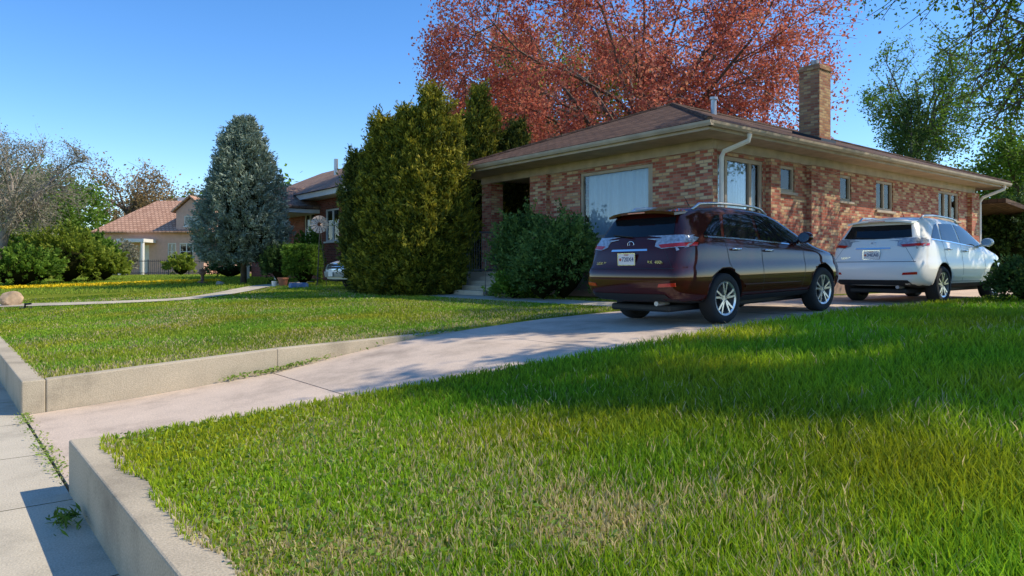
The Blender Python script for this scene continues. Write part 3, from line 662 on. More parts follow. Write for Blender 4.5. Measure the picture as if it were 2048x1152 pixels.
# ------------------------------------------------------------------ neighbour red brick house
HN=root('red_brick_house',(16,31,1.05),'red brick house with tan shingle roof and white trim behind the spruce','house')
mb=MB(); ops=[(30.0,31.1,2.6,4.0),(27.6,28.9,2.7,4.05),(33.2,34.4,2.6,4.0)]
wallp(mb,'x',13,25.2,38,.9,4.55,ops); wallp(mb,'y',25.2,13,22,.9,4.55); wallp(mb,'y',38,13,22,.9,4.55); wallp(mb,'x',22,25.2,38,.9,4.55)
mb.build('wall',m_redbrick,HN,fix=False)
for o_ in ops: window(HN,'x',13,*o_,splits=(.5,),fm=m_white,hbar=(o_[2]+o_[3])/2,curtain=[(.05,.4)])
mb=MB(); mb.box(12.3,22.7,24.6,38.6,4.5,4.72); mb.build('fascia',m_white,HN)
mb=MB(); mb.add([(12.2,24.5,4.73),(22.8,24.5,4.73),(22.8,38.7,4.73),(12.2,38.7,4.73),(16.2,28.2,6.65),(16.2,36.5,6.65)],[(0,1,4),(1,2,5,4),(2,3,5),(3,0,4,5)]); rf=mb.build('roof',m_shing2,HN)
x,y=W(672,34); mb=MB(); mb.tube([(x,y,5.0),(x,y,ZY(318,34))],.10,8); mb.build('vent_pipe',m_metal,rf)
mb=MB(); mb.add([(11.0,29.3,4.1),(11.0,33.6,4.1),(11.0,31.45,5.1),(15.2,29.3,4.1),(15.2,33.6,4.1),(15.2,31.45,5.1)],[(0,2,5,3),(2,1,4,5)]); o=mb.build('porch_roof',m_shing2,HN,fix=False)
md=o.modifiers.new('s','SOLIDIFY'); md.thickness=.1
mb=MB(); mb.add([(11.15,29.5,4.08),(11.15,33.4,4.08),(11.15,31.45,4.98),(11.05,29.5,4.08),(11.05,33.4,4.08),(11.05,31.45,4.98)],[(0,1,2),(3,4,5)]); mb.box(11.0,12.98,29.4,33.5,3.92,4.08); mb.build('gable',m_white,HN)
for yy in (29.6,33.3):
    mb=MB(); mb.box(11.1,11.28,yy-.09,yy+.09,1.0,3.92); mb.build('porch_post',m_white,HN)
# ------------------------------------------------------------------ pink house (local coords, x right, y away)
px0,py0=W(310,55); HP=root('pink_house',(px0,py0,1.2),'pink stucco house with orange tile roof and white porch columns','house',rotz=R(-38.66),local=True)
mb=MB(); ops=[(.95,1.6,1.0,2.35),(1.85,2.9,1.0,2.35)]
def wl(mb,c,a0,a1,z0,z1,ops=()): wallp(mb,'y',c,a0,a1,z0,z1,ops,.15)
wl(mb,0,-4.1,3.7,-.3,3.2,ops+[(-1.25,-.45,.1,2.2)]); wallp(mb,'x',-4.1,0,8,-.3,3.2); wallp(mb,'x',3.7,0,8,-.3,3.2); wl(mb,8,-4.1,3.7,-.3,3.2); wl(mb,1.6,3.7,5.3,-.3,3.0); wallp(mb,'x',5.3,1.6,8,-.3,3.0)
wl(mb,-.2,1.7,3.9,3.2,4.75,[(2.3,3.3,3.6,4.4)]); wallp(mb,'x',1.7,-.2,4,3.2,4.75); wallp(mb,'x',3.9,-.2,4,3.2,4.75)
mb.build('wall',m_stucco,HP,fix=False)
for o_ in ops: window(HP,'y',0,*o_,splits=(.5,),fm=m_white,hbar=1.7)
window(HP,'y',-.2,2.3,3.3,3.6,4.4,(.5,),m_white)
mb=MB(); mb.box(-1.25,-.45,.1,.14,.1,2.2); mb.build('door',m_white,HP)
mb=MB(); mb.add([(-4.6,-.5,3.2),(4.1,-.5,3.2),(4.1,8.5,3.2),(-4.6,8.5,3.2),(-1.6,3.6,5.9),(2.0,3.6,5.9)],[(0,1,5,4),(1,2,5),(2,3,4,5),(3,0,4)])
mb.add([(1.4,-.5,4.72),(4.2,-.5,4.72),(2.8,-.5,5.95),(1.4,4.5,4.72),(4.2,4.5,4.72),(2.8,4.5,5.95)],[(0,2,5,3),(2,1,4,5)])
mb.add([(3.6,1.2,2.95),(5.8,1.2,2.95),(5.8,8.4,2.95),(3.6,8.4,3.6),(3.6,3.5,4.2)],[(0,1,4),(1,2,4),(2,3,4)])
rf=mb.build('roof',m_tile,HP); md=rf.modifiers.new('s','SOLIDIFY'); md.thickness=.12
mb=MB(); mb.add([(1.72,-.22,4.74),(3.88,-.22,4.74),(2.8,-.22,5.7)],[(0,1,2)]); mb.build('gable',m_stucco,HP,fix=False)
mb=MB(); mb.box(-1.0,-.2,6.0,6.6,4.0,6.4); mb.build('chimney',m_white,rf)
mb=MB(); mb.box(-1.9,.1,-1.9,-.02,2.35,2.6); mb.build('porch_roof',m_white,HP)
for xx in (-1.75,-.05):
    mb=MB(); mb.tube([(xx,-1.75,-.3),(xx,-1.75,2.35)],.13,10); mb.build('porch_column',m_white,HP)
fa,fb=W(215,49),W(455,49); FE=root('iron_fence',(fa[0],fa[1],1.15),'thin black iron fence in front of the pink house','fence')
mb=MB(); fv=Vector((fb[0]-fa[0],fb[1]-fa[1],0)); A0=Vector((fa[0],fa[1],1.15))
for z in (.15,.95): mb.tube([A0+Vector((0,0,z)),A0+fv+Vector((0,0,z))],.02,4)
for k in range(60): q=A0+fv*k/59; mb.tube([q,q+Vector((0,0,1.05))],.012 if k%10 else .04,4)
mb.build('fence_panel',m_iron,FE)
# ------------------------------------------------------------------ small items
def rock(name,label,px,d,sx,sz,mat,seed,cat='boulder'):
    x,y=W(px,d); z=G(max(x,.81),y); bm=bmesh.new(); bmesh.ops.create_icosphere(bm,subdivisions=3,radius=1); rr=random.Random(seed)
    ds=[(Vector((rr.gauss(0,1),rr.gauss(0,1),rr.gauss(0,1))).normalized(),rr.uniform(.6,.9)) for _ in range(14)]
    for v in bm.verts:
        for n_,q in ds:
            k=v.co.dot(n_)
            if k>q: v.co-=n_*(k-q)
        v.co=Vector((v.co.x*sx,v.co.y*sx*.8,v.co.z*sz))
    me=bpy.data.meshes.new(name); bm.to_mesh(me); bm.free(); me.materials.append(mat); o=bpy.data.objects.new(name,me); COL.objects.link(o); o.location=(x,y,z+sz*.55); meta(o,label,cat)
rock('boulder','rounded tan boulder on the lawn at the left edge',24,19.6,.30,.27,M('boulder_stone',(.46,.32,.2),.9,.3,6,.5),3)
x,y=W(50,18.4); z=G(x,y); mb=MB(); mb.tube([(x,y,z),(x,y,z+.12),(x+.12,y-.1,z+.14)],.03,6); mb.tube([(x-.12,y,z+.03),(x+.15,y,z+.03)],.02,6)
meta(mb.build('lawn_sprinkler',m_iron,None,(x,y,z)),'black lawn sprinkler beside the boulder','sprinkler')
x,y=W(566,25.0); z=G(x,y); mb=MB(); mb.lathe([(.001,0),(.12,0),(.17,.26),(.19,.26),(.19,.32),(.15,.32),(.14,.26),(.001,.26)],(x,y,z),'z',16)
meta(mb.build('plant_pot',M('terracotta',(.38,.14,.07),.85),None,(x,y,z)),'terracotta pot in front of the red brick house','pot')
x,y=W(597,24.2); z=G(x,y); mb=MB(); mb.box(x-.3,x+.3,y-.12,y+.12,z,z+.14); mb.box(x-.27,x+.27,y-.09,y+.09,z+.14,z+.17)
meta(mb.build('planter_box',M('blue_plastic',(.10,.2,.38),.5),None,(x,y,z),bev=.02),'low blue planter box beside the terracotta pot','planter')
x,y=W(549,25.0); z=G(x,y); mb=MB(); mb.lathe([(.001,0),(.08,0),(.10,.20),(.09,.20),(.001,.16)],(x,y,z),'z',14)
meta(mb.build('bucket',m_white,None,(x,y,z)),'small white bucket left of the terracotta pot','bucket')
rock('edging_stone','small grey garden stone left of the spruce trunk',440,27,.16,.12,M('edging_stone',(.3,.28,.25),.9,.2,6,.4),8,'stone')
x,y=W(405,29); z=G(x,y); ST=root('garden_ornament',(x,y,z),'small reddish garden ornament standing on the lawn left of the spruce','ornament')
m_orn=M('weathered_red',(.22,.12,.09),.8,.3,8)
mb=MB(); mb.lathe([(.001,0),(.22,0),(.18,.08),(.07,.12),(.06,.32),(.16,.42),(.17,.47),(.001,.47)],(x,y,z),'z',14); mb.build('pedestal',m_orn,ST,smooth=True)
mb=MB(); mb.box(x-.12,x+.12,y-.09,y+.09,z+.471,z+.58); mb.build('top_block',m_orn,ST,bev=.02)
x,y=W(640,25.0); z=G(x,y); zc=ZY(449,25.0); WM=root('garden_windmill',(x,y,z),'metal garden windmill with round fan above the clipped hedge','windmill')
m_wm=M('rust_cream',(.55,.43,.35),.6,.25,15)
mb=MB()
for sx,sy in ((-.18,-.15),(.18,-.15),(.0,.2)): mb.tube([(x+sx,y+sy,z),(x,y,zc)],.012,5)
for q in (.3,.6): mb.tube([(x-.18*(1-q),y-.15*(1-q),z+(zc-z)*q),(x+.18*(1-q),y-.15*(1-q),z+(zc-z)*q)],.008,4)
mb.build('tower',m_iron,WM)
mb=MB(); fd=Vector((-cs,-sn,0)); rt_=Vector((sn,-cs,0)); C0=Vector((x,y,zc))+fd*.08
for k in range(14):
    a=2*math.pi*k/14; u=rt_*math.cos(a)+Vector((0,0,1))*math.sin(a); v=rt_*-math.sin(a)+Vector((0,0,1))*math.cos(a)
    mb.add([C0+u*.07-v*.012,C0+u*.07+v*.012,C0+u*.30+v*.055+fd*.03,C0+u*.30-v*.055],[(0,1,2,3)])
ring=[C0+(rt_*math.cos(2*math.pi*k/24)+Vector((0,0,1))*math.sin(2*math.pi*k/24))*.21 for k in range(25)]; mb.tube(ring,.008,4,caps=False)
mb.build('fan',m_wm,WM,fix=False)
mb=MB(); mb.add([C0-fd*.1,C0-fd*.45+Vector((0,0,.09)),C0-fd*.45-Vector((0,0,.09))],[(0,1,2)]); mb.build('tail',m_wm,WM,fix=False)
# ------------------------------------------------------------------ cars
def text(name,body,size,mat,parent,loc,rot,ext=.002,sx=1):
    cu=bpy.data.curves.new('t','FONT'); cu.body=body; cu.size=size; cu.extrude=ext; cu.align_x='CENTER'; cu.align_y='CENTER'
    t=bpy.data.objects.new('t',cu); COL.objects.link(t); dg=bpy.context.evaluated_depsgraph_get(); me=bpy.data.meshes.new_from_object(t.evaluated_get(dg)); bpy.data.objects.remove(t)
    me.name=name; me.materials.clear(); me.materials.append(mat)
    me.transform(Matrix.Translation(loc)@rot@Matrix.Diagonal((sx,1,1,1)))
    return put(name,me,parent)
REAR=Matrix.Rotation(R(-90),4,'Z')@Matrix.Rotation(R(90),4,'X')
def I(x,pts): return float(np.interp(x,[p[0] for p in pts],[p[1] for p in pts]))
def loft(xs,rows,rsh,fsh,Lc,zs,br=.06,bf=.10):
    def st(i,x):
        out=[]
        for k,(yy,zz) in enumerate(rows):
            xa=x+rsh[k]*max(0,1-x/1.0)-fsh[k]*max(0,(x-(Lc-.75))/.75)
            out.append([xa,I(x,yy),I(x,zz)*zs])
        return out
    G0=[st(i,x) for i,x in enumerate(xs)]
    def cap(S,b,sg):
        r_=[]
        for f in (0,.4,.75): r_.append([[p[0]+sg*b*(1-f*f),p[1]*f,p[2]] for p in S])
        return r_
    A=cap(G0[0],br,-1)+G0+cap(G0[-1],bf,1)[::-1]
    bm=bmesh.new(); n=len(rows)
    for s in (1,-1):
        V=[[bm.verts.new((p[0],s*p[1],p[2])) for p in S] for S in A]
        for i in range(len(A)-1):
            for j in range(n-1):
                q=[V[i][j],V[i+1][j],V[i+1][j+1],V[i][j+1]]
                bm.faces.new(q if s<0 else q[::-1])
    bmesh.ops.remove_doubles(bm,verts=bm.verts,dist=1e-4); bmesh.ops.recalc_face_normals(bm,faces=bm.faces)
    me=bpy.data.meshes.new('body'); bm.to_mesh(me); bm.free(); return me
def carbody(me,wheels,wr,mats,parent,ylim=.60,zdark=.36):
    tmp=bpy.data.objects.new('tmp',me); COL.objects.link(tmp)
    md=tmp.modifiers.new('s','SUBSURF'); md.levels=2; md.render_levels=2
    bm=bmesh.new()
    for (wx,wz_) in wheels:
        for s in (1,-1):
            bmesh.ops.create_cone(bm,cap_ends=True,segments=40,radius1=wr,radius2=wr,depth=.6,matrix=Matrix.Translation((wx,s*(ylim+.3),wz_))@Matrix.Rotation(R(90),4,'X'))
    cm=bpy.data.meshes.new('c'); bm.to_mesh(cm); bm.free(); cut=bpy.data.objects.new('c',cm); COL.objects.link(cut)
    b=tmp.modifiers.new('b','BOOLEAN'); b.operation='DIFFERENCE'; b.object=cut; b.solver='EXACT'
    dg=bpy.context.evaluated_depsgraph_get(); out=bpy.data.meshes.new_from_object(tmp.evaluated_get(dg))
    bpy.data.objects.remove(tmp); bpy.data.objects.remove(cut)
    print('BODY faces',len(out.polygons))
    out.materials.clear()
    for m in mats: out.materials.append(m)
    for p in out.polygons:
        c=p.center; p.use_smooth=True; mi=0
        for (wx,wz_) in wheels:
            if abs(c.y)>ylim-.02 and math.hypot(c.x-wx,c.z-wz_)<wr+.004 : mi=1; p.use_smooth=False
        if c.z<zdark: mi=1
        p.material_index=mi
    out.name='body'
    bvh=BVHTree.FromPolygons([v.co.copy() for v in out.vertices],[tuple(p.vertices) for p in out.polygons])
    o=put('body',out,parent)
    return o,bvh
def patch(name,bvh,polys,axis,sg,off,mat,parent,grid=.05,skirt=0):
    bm=bmesh.new()
    for poly in polys:
        b2=bmesh.new(); vs=[b2.verts.new((a,b_,0)) for a,b_ in poly]; b2.faces.new(vs)
        for ax in (0,1):
            lo=min(p[ax] for p in poly); hi=max(p[ax] for p in poly); k=int((hi-lo)/grid)
            for i in range(1,k+1):
                co=[0,0,0]; no=[0,0,0]; co[ax]=lo+i*(hi-lo)/(k+1); no[ax]=1
                bmesh.ops.bisect_plane(b2,geom=b2.verts[:]+b2.edges[:]+b2.faces[:],plane_co=co,plane_no=no)
        t=bpy.data.meshes.new('t'); b2.to_mesh(t); b2.free(); bm.from_mesh(t); bpy.data.meshes.remove(t)
    for v in bm.verts:
        a,b_=v.co.x,v.co.y
        if axis=='y': o_,d=Vector((a,3*sg,b_)),Vector((0,-sg,0))
        elif axis=='x': o_,d=Vector((-2 if sg<0 else 8,a,b_)),Vector((-sg,0,0))
        else: o_,d=Vector((a,b_,4)),Vector((0,0,-1))
        h=bvh.ray_cast(o_,d)
        if h[0] is None: h=bvh.find_nearest(Vector((a,sg*.8,b_)) if axis=='y' else Vector((0 if sg<0 else 4.7,a,b_)))
        n=h[1]; n=n if n.dot(d)<0 else -n
        v.co=h[0]+n*off
    if skirt:
        ed=[e for e in bm.edges if len(e.link_faces)==1]; r_=bmesh.ops.extrude_edge_only(bm,edges=ed)
        dv=Vector((0,-sg,0)) if axis=='y' else Vector((-sg,0,0)) if axis=='x' else Vector((0,0,-1))
        for g in r_['geom']:
            if isinstance(g,bmesh.types.BMVert): g.co+=dv*skirt
    me=bpy.data.meshes.new(name); bm.to_mesh(me); bm.free(); me.materials.append(mat)
    me.polygons.foreach_set('use_smooth',[skirt==0]*len(me.polygons)); return put(name,me,parent)
m_tyre=M('tyre_rubber',(.018,.018,.019),.85,.1,20); m_rim=M('alloy',(.60,.60,.61),.28,0,metal=.85); m_blk=M('black_plastic',(.015,.015,.016),.6,0)
m_carglass=M('tinted_car_glass',(.010,.012,.014),.03,0); m_chrome=M('chrome',(.8,.8,.82),.12,0,metal=1); m_lens=M('silver_lens',(.42,.43,.46),.12,.4,22,metal=.3,coat=1)
m_redl=M('red_reflector',(.50,.015,.01),.2,0,coat=1); m_plate=M('plate_white',(.76,.73,.70),.4,.04,8); m_navy=M('plate_lettering',(.03,.05,.16),.5,0); m_orange=M('plate_mark_red',(.5,.08,.04),.5,0)
def wheel(parent,x,y,z,s,rad=.362,w=.235,spokes=5):
    mb=MB(); h=w/2
    mb.lathe([(rad*.66,-h*.8),(rad*.72,-h),(rad*.93,-h),(rad,-h*.72),(rad,h*.72),(rad*.93,h),(rad*.72,h),(rad*.66,h*.8),(rad*.66,-h*.8)],(x,y,z),'y',36)
    t=mb.build('wheel',m_tyre,parent,smooth=True)
    mb=MB(); mb.lathe([(rad*.58,s*h*.1),(rad*.60,s*h*.85),(rad*.68,s*h*.95),(rad*.70,s*h*.8)],(x,y,z),'y',36); mb.lathe([(.001,s*h*.72),(.055,s*h*.72),(.06,s*h*.5)],(x,y,z),'y',18)
    for k in range(spokes):
        for da in (-.13,.13):
            a=2*math.pi*k/spokes+math.pi/2; c1,s1=math.cos(a+da*.6),math.sin(a+da*.6); c2,s2=math.cos(a+da*1.6),math.sin(a+da*1.6)
            p=Vector((x+c1*.04,y+s*h*.6,z+s1*.04)); q=Vector((x+c2*rad*.64,y+s*h*.82,z+s2*rad*.64)); tn=Vector((-math.sin(a),0,math.cos(a)))*.016; dd=Vector((0,s*.025,0))
            mb.hexa([p-tn,p+tn,q+tn*.9,q-tn*.9],[p-tn+dd,p+tn+dd,q+tn*.9+dd*.5,q-tn*.9+dd*.5])
    mb.build('rim',m_rim,t)
    mb=MB(); mb.lathe([(.001,s*h*.12),(rad*.6,s*h*.12)],(x,y,z),'y',24); mb.lathe([(.001,s*h*.2),(rad*.40,s*h*.2),(rad*.42,s*h*.12)],(x,y,z),'y',24); mb.build('brake_disc',m_blk,t)
def suv(name,label,loc,pitch,yaw,paint,ptxt,trimtxt):
    C=root(name,loc,label,'car',None,local=True); C.rotation_euler=(0,-pitch,yaw)
    xs=[0,.05,.15,.35,.65,1.0,1.4,1.9,2.4,2.9,3.25,3.55,3.75,4.0,4.3,4.52,4.66,4.74]
    y3=[(0,.77),(.05,.835),(.15,.885),(.35,.915),(.65,.925),(2,.915),(3.8,.925),(4.3,.88),(4.52,.81),(4.66,.70),(4.74,.54)]
    dy=lambda pts,d:[(a,b-d) for a,b in pts]
    rows=[([(0,0)],[(0,.33),(.65,.27),(4.74,.25)]),
     ([(0,.62),(.15,.74),(.65,.80),(4.0,.80),(4.5,.70),(4.74,.45)],[(0,.34),(.65,.28),(4.74,.25)]),
     (dy(y3,.04),[(0,.42),(.65,.36),(4.74,.36)]),
     (y3,[(0,.56),(4.74,.54)]),
     (dy(y3,.004),[(0,.77),(2.4,.76),(4.0,.74),(4.74,.64)]),
     (dy(y3,.03),[(0,.81),(.35,.83),(.65,.86),(4.0,.82),(4.74,.69)]) ,
     (dy(y3,.035),[(0,1.06),(.65,1.09),(1.9,1.04),(2.9,.99),(3.5,.96),(4.3,.87),(4.74,.745)]),
     (dy(y3,.075),[(0,1.16),(.65,1.19),(1.9,1.125),(2.9,1.07),(3.5,1.02),(3.75,1.0),(4.3,.935),(4.6,.85),(4.74,.775)]),
     ([(0,.625),(.35,.655),(.65,.68),(1.4,.70),(2.4,.695),(2.9,.70),(3.25,.73),(3.55,.76),(3.75,.74),(4.3,.64),(4.74,.40)],[(0,1.49),(.35,1.535),(.65,1.56),(1.4,1.585),(2.4,1.555),(2.75,1.48),(3.25,1.26),(3.55,1.13),(3.75,1.055),(4.0,1.02),(4.3,.965),(4.6,.87),(4.74,.785)]),
     ([(0,.55),(.65,.60),(1.4,.62),(2.4,.60),(2.9,.60),(3.55,.64),(3.75,.62),(4.3,.52),(4.74,.32)],[(0,1.545),(.35,1.59),(.65,1.615),(1.4,1.635),(2.4,1.60),(2.75,1.53),(3.25,1.30),(3.55,1.155),(3.75,1.07),(4.0,1.04),(4.3,.985),(4.6,.885),(4.74,.795)]),
     ([(0,.28),(4.74,.16)],[(0,1.575),(.35,1.62),(.65,1.645),(1.4,1.665),(2.0,1.66),(2.4,1.635),(2.75,1.57),(3.25,1.33),(3.55,1.17),(3.75,1.08),(4.0,1.055),(4.3,1.0),(4.6,.90),(4.74,.805)]),
     ([(0,0)],[(0,1.58),(.35,1.625),(.65,1.65),(1.4,1.67),(2.0,1.665),(2.4,1.64),(2.75,1.575),(3.25,1.335),(3.55,1.175),(3.75,1.085),(4.0,1.06),(4.3,1.005),(4.6,.905),(4.74,.808)])]
    rsh=[.12,.12,.05,0,0,.07,.12,.20,.44,.47,.46,.46]; fsh=[.1,.1,.05,0,.0,.03,.06,.1,.14,.16,.16,.16]
    me=loft(xs,rows,rsh,fsh,4.74,1.04)
    wz_=.362; WX=(1.08,3.80)
    body,bvh=carbody(me,[(WX[0],wz_+.02),(WX[1],wz_+.02)],.412,[paint,m_blk],C)
    for wx in WX:
        for s in (1,-1): wheel(C,wx,s*.79,wz_,s)
    gm=m_carglass
    for s in (1,-1):
        patch('side_window',bvh,[[(2.08,1.19),(3.18,1.13),(3.26,1.17),(2.78,1.45),(2.5,1.545),(2.08,1.575)]],'y',s,.006,gm,C)
        patch('side_window',bvh,[[(1.16,1.245),(2.0,1.195),(2.0,1.58),(1.30,1.57)]],'y',s,.006,gm,C)
        patch('quarter_window',bvh,[[(.68,1.275),(1.09,1.25),(1.21,1.565),(1.10,1.55)]],'y',s,.006,gm,C)
        patch('window_trim',bvh,[[(.68,1.235),(1.6,1.195),(3.2,1.085),(3.2,1.105),(1.6,1.215),(.68,1.258)]],'y',s,.010,m_chrome,C)
        patch('door_seam',bvh,[[(2.03,.42),(2.04,.42),(2.045,1.19),(2.035,1.19)],[(3.12,.42),(3.13,.42),(3.23,.75),(3.22,1.06),(3.21,1.06),(3.22,.75)],[(1.50,.44),(1.51,.44),(1.20,.86),(1.14,1.22),(1.13,1.22),(1.19,.86)],[(1.5,.42),(3.12,.40),(3.12,.41),(1.5,.43)]],'y',s,.002,m_blk,C,grid=.08)
        patch('side_moulding',bvh,[[(1.55,.50),(3.1,.48),(3.1,.525),(1.55,.545)]],'y',s,.012,paint,C,skirt=.02)
        patch('rocker_panel',bvh,[[(1.52,.30),(3.36,.30),(3.36,.385),(1.52,.385)]],'y',s,.010,m_blk,C)
        for hx,hz in ((2.20,1.03),(1.36,1.06)):
            mb=MB(); q=bvh.ray_cast(Vector((hx,3*s,hz)),Vector((0,-s,0)))[0].y
            mb.tube([(hx-.10,q,hz),(hx-.085,q+s*.035,hz+.003),(hx+.085,q+s*.035,hz-.003),(hx+.10,q,hz-.006)],[.010,.016,.016,.010],8); mb.build('door_handle',m_chrome if s<0 else paint,C,smooth=True)
        mb=MB(); mb.tube([(3.12,s*.84,1.15),(3.10,s*.93,1.17)],.03,8)
        mb.lathe([(.001,-.09),(.07,-.08),(.095,-.02),(.09,.03),(.08,.05),(.001,.05)],(0,0,0),'x',16)
        k=16*6
        for i in range(len(mb.v)-k,len(mb.v)):
            a,b_,c_=mb.v[i]; mb.v[i]=(3.08-a*1.1,s*1.0+b_*1.25,1.22+c_*.95)
        mi=mb.build('side_mirror',paint,C,smooth=True)
        mb=MB(); mb.lathe([(.001,0),(.075,0)],(0,0,0),'x',16); mb.v=[(3.020,s*1.0+b_*1.25,1.22+c_*.95) for a,b_,c_ in mb.v]; mb.build('mirror_glass',m_chrome,mi)
        P=[]
        for i in range(13):
            t=i/12; xx=.75+1.85*t; h=bvh.ray_cast(Vector((xx,s*.60,3)),Vector((0,0,-1)))[0]; P.append((xx,s*.60,h.z+(.055 if 0<i<12 else -.005)))
        mb=MB(); mb.tube(P,.021,8); mb.build('roof_rail',m_rim,C,smooth=True)
        a1=[(s*.44,1.20),(s*.52,1.24),(s*.86,1.275),(s*.885,1.11),(s*.57,1.085),(s*.45,1.12)]
        tl=patch('taillight',bvh,[a1],'x',-1,.012,m_lens,C,grid=.04,skirt=.02)
        patch('lamp_wrap',bvh,[[(.16,1.11),(.36,1.13),(.56,1.23),(.36,1.27),(.17,1.27)]],'y',s,.012,m_lens,tl,grid=.04,skirt=.02)
        patch('lamp_red',bvh,[[(s*.50,1.14),(s*.86,1.165),(s*.87,1.118),(s*.56,1.095)]],'x',-1,.017,m_redl,tl)
        patch('bumper_reflector',bvh,[[(s*.58,.565),(s*.82,.575),(s*.82,.625),(s*.60,.61)]],'x',-1,.008,m_redl,C,skirt=.01)
        patch('headlight',bvh,[[(s*.42,.80),(s*.76,.84),(s*.76,.70),(s*.45,.66)]],'x',1,.01,m_lens,C,skirt=.02)
        patch('hinge_seam',bvh,[[(s*.78,.80),(s*.786,.80),(s*.60,1.10),(s*.594,1.10)]],'x',-1,.002,m_blk,C)
    patch('windshield',bvh,[[(-.66,1.16),(.66,1.16),(.56,1.56),(-.56,1.56)]],'x',1,.006,gm,C)
    patch('rear_window',bvh,[[(-.66,1.285),(-.3,1.262),(.3,1.262),(.66,1.285),(.575,1.535),(-.575,1.535)]],'x',-1,.006,gm,C)
    patch('tailgate_seam',bvh,[[(-.80,.812),(.80,.812),(.80,.822),(-.80,.822)]],'x',-1,.003,m_blk,C)
    patch('chrome_garnish',bvh,[[(-.34,1.062),(.34,1.062),(.33,1.088),(-.33,1.088)]],'x',-1,.015,m_chrome,C,skirt=.02)
    patch('lower_valance',bvh,[[(-.74,.37),(.74,.37),(.66,.47),(-.66,.47)]],'x',-1,.010,m_blk,C,skirt=.01)
    patch('grille',bvh,[[(-.36,.60),(.36,.60),(.40,.78),(-.40,.78)]],'x',1,.008,m_blk,C)
    mb=MB(); n=9; vs=[]
    for i in range(n):
        yy=-.62+1.24*i/(n-1); e_=1-abs(yy/.62)**3; x0=.27-.03*e_+.05*(1-e_); zt=1.63+.045*e_-(.02)
        vs+= [(x0,yy,zt-.02),(x0+.005,yy,zt-.055),(.56,yy,zt-.03),(.62,yy,zt+.035*e_+.005)]
    for i in range(n-1):
        for k in range(4): mb.add([vs[i*4+k],vs[i*4+(k+1)%4],vs[i*4+4+(k+1)%4],vs[i*4+4+k]],[(0,1,2,3)])
    mb.add(vs[:4],[(0,1,2,3)]); mb.add(vs[-4:],[(0,1,2,3)]); sp=mb.build('spoiler',paint,C,smooth=False)
    mb=MB(); mb.box(.232,.27,-.16,.16,1.606,1.62); mb.build('brake_light',m_redl,sp)
    h=lambda yy,zz: bvh.ray_cast(Vector((-2,yy,zz)),Vector((1,0,0)))[0]
    mb=MB(); a_=h(.0,1.27);b_=h(.42,1.31); mb.tube([(a_.x-.03,a_.y,a_.z),(b_.x-.03,b_.y,b_.z)],.010,6); mb.build('wiper',m_blk,C)
    xr=h(0,.95).x-.025
    mb=MB(); mb.box(xr,xr+.012,-.1525,.1525,.875,1.03); pl=mb.build('licence_plate',m_plate,C)
    mb=MB()
    for (a0,a1,z0,z1) in ((-.165,.165,.865,.875),(-.165,.165,1.03,1.04),(-.165,-.153,.875,1.03),(.153,.165,.875,1.03)): mb.box(xr-.004,xr+.012,a0,a1,z0,z1)
    mb.build('plate_frame',m_chrome,pl)
    text('plate_number',ptxt,.088,m_navy,pl,(xr-.002,-.025,.948),REAR,sx=.95)
    mb=MB(); mb.lathe([(.001,-.001),(.022,-.001),(.022,.001)],(xr-.001,.115,.948),'x',14); mb.build('plate_mark',m_orange,pl)
    text('plate_state','UTAH',.03,m_orange,pl,(xr-.002,0,1.013),REAR)
    xe=h(0,1.17).x-.008
    mb=MB(); ring=[(xe,.058*math.cos(t*math.pi/14),1.165+.042*math.sin(t*math.pi/14)) for t in range(29)]; mb.tube(ring,.0055,6,caps=False)
    mb.tube([(xe,.022,1.195),(xe,.018,1.145),(xe,-.035,1.150)],.005,6); mb.build('emblem',m_chrome,C,smooth=True)
    xb=h(.55,.90).x-.01; text('badge_lettering','LEXUS',.058,m_chrome,C,(xb,.52,.895),REAR,sx=1.15)
    if trimtxt: text('badge_lettering',trimtxt,.062,m_chrome,C,(h(-.5,.90).x-.01,-.50,.905),REAR,sx=1.1)
    mb=MB(); mb.tube([(.10,-.45,.33),(.35,-.45,.33)],.035,12); mb.build('exhaust_pipe',m_metal,C)
    mb=MB(); mb.box(.25,4.4,-.55,.55,.20,.30); mb.build('underbody',m_blk,C,bev=.03)
    mb=MB(); mb.tube([(1.5,.0,1.70),(1.35,.0,1.88)],[.010,.003],6); mb.build('antenna',m_blk,C)
    return C
p_mar=M('maroon_paint',(.050,.0055,.0035),.5,0,coat=1,spec=.05); p_wht=M('white_paint',(.86,.82,.76),.4,0,coat=.6,spec=.3)
suv('maroon_suv','dark maroon sport utility car parked nearest on the driveway',(7.76,7.06,float(Dh(8.84))-.035),.032,0,p_mar,'720X4','RX  400h')
suv('white_suv','white sport utility car parked ahead of the maroon car',(14.38,6.70,float(Dh(15.46))-.008),.008,0,p_wht,'34EA0',None)
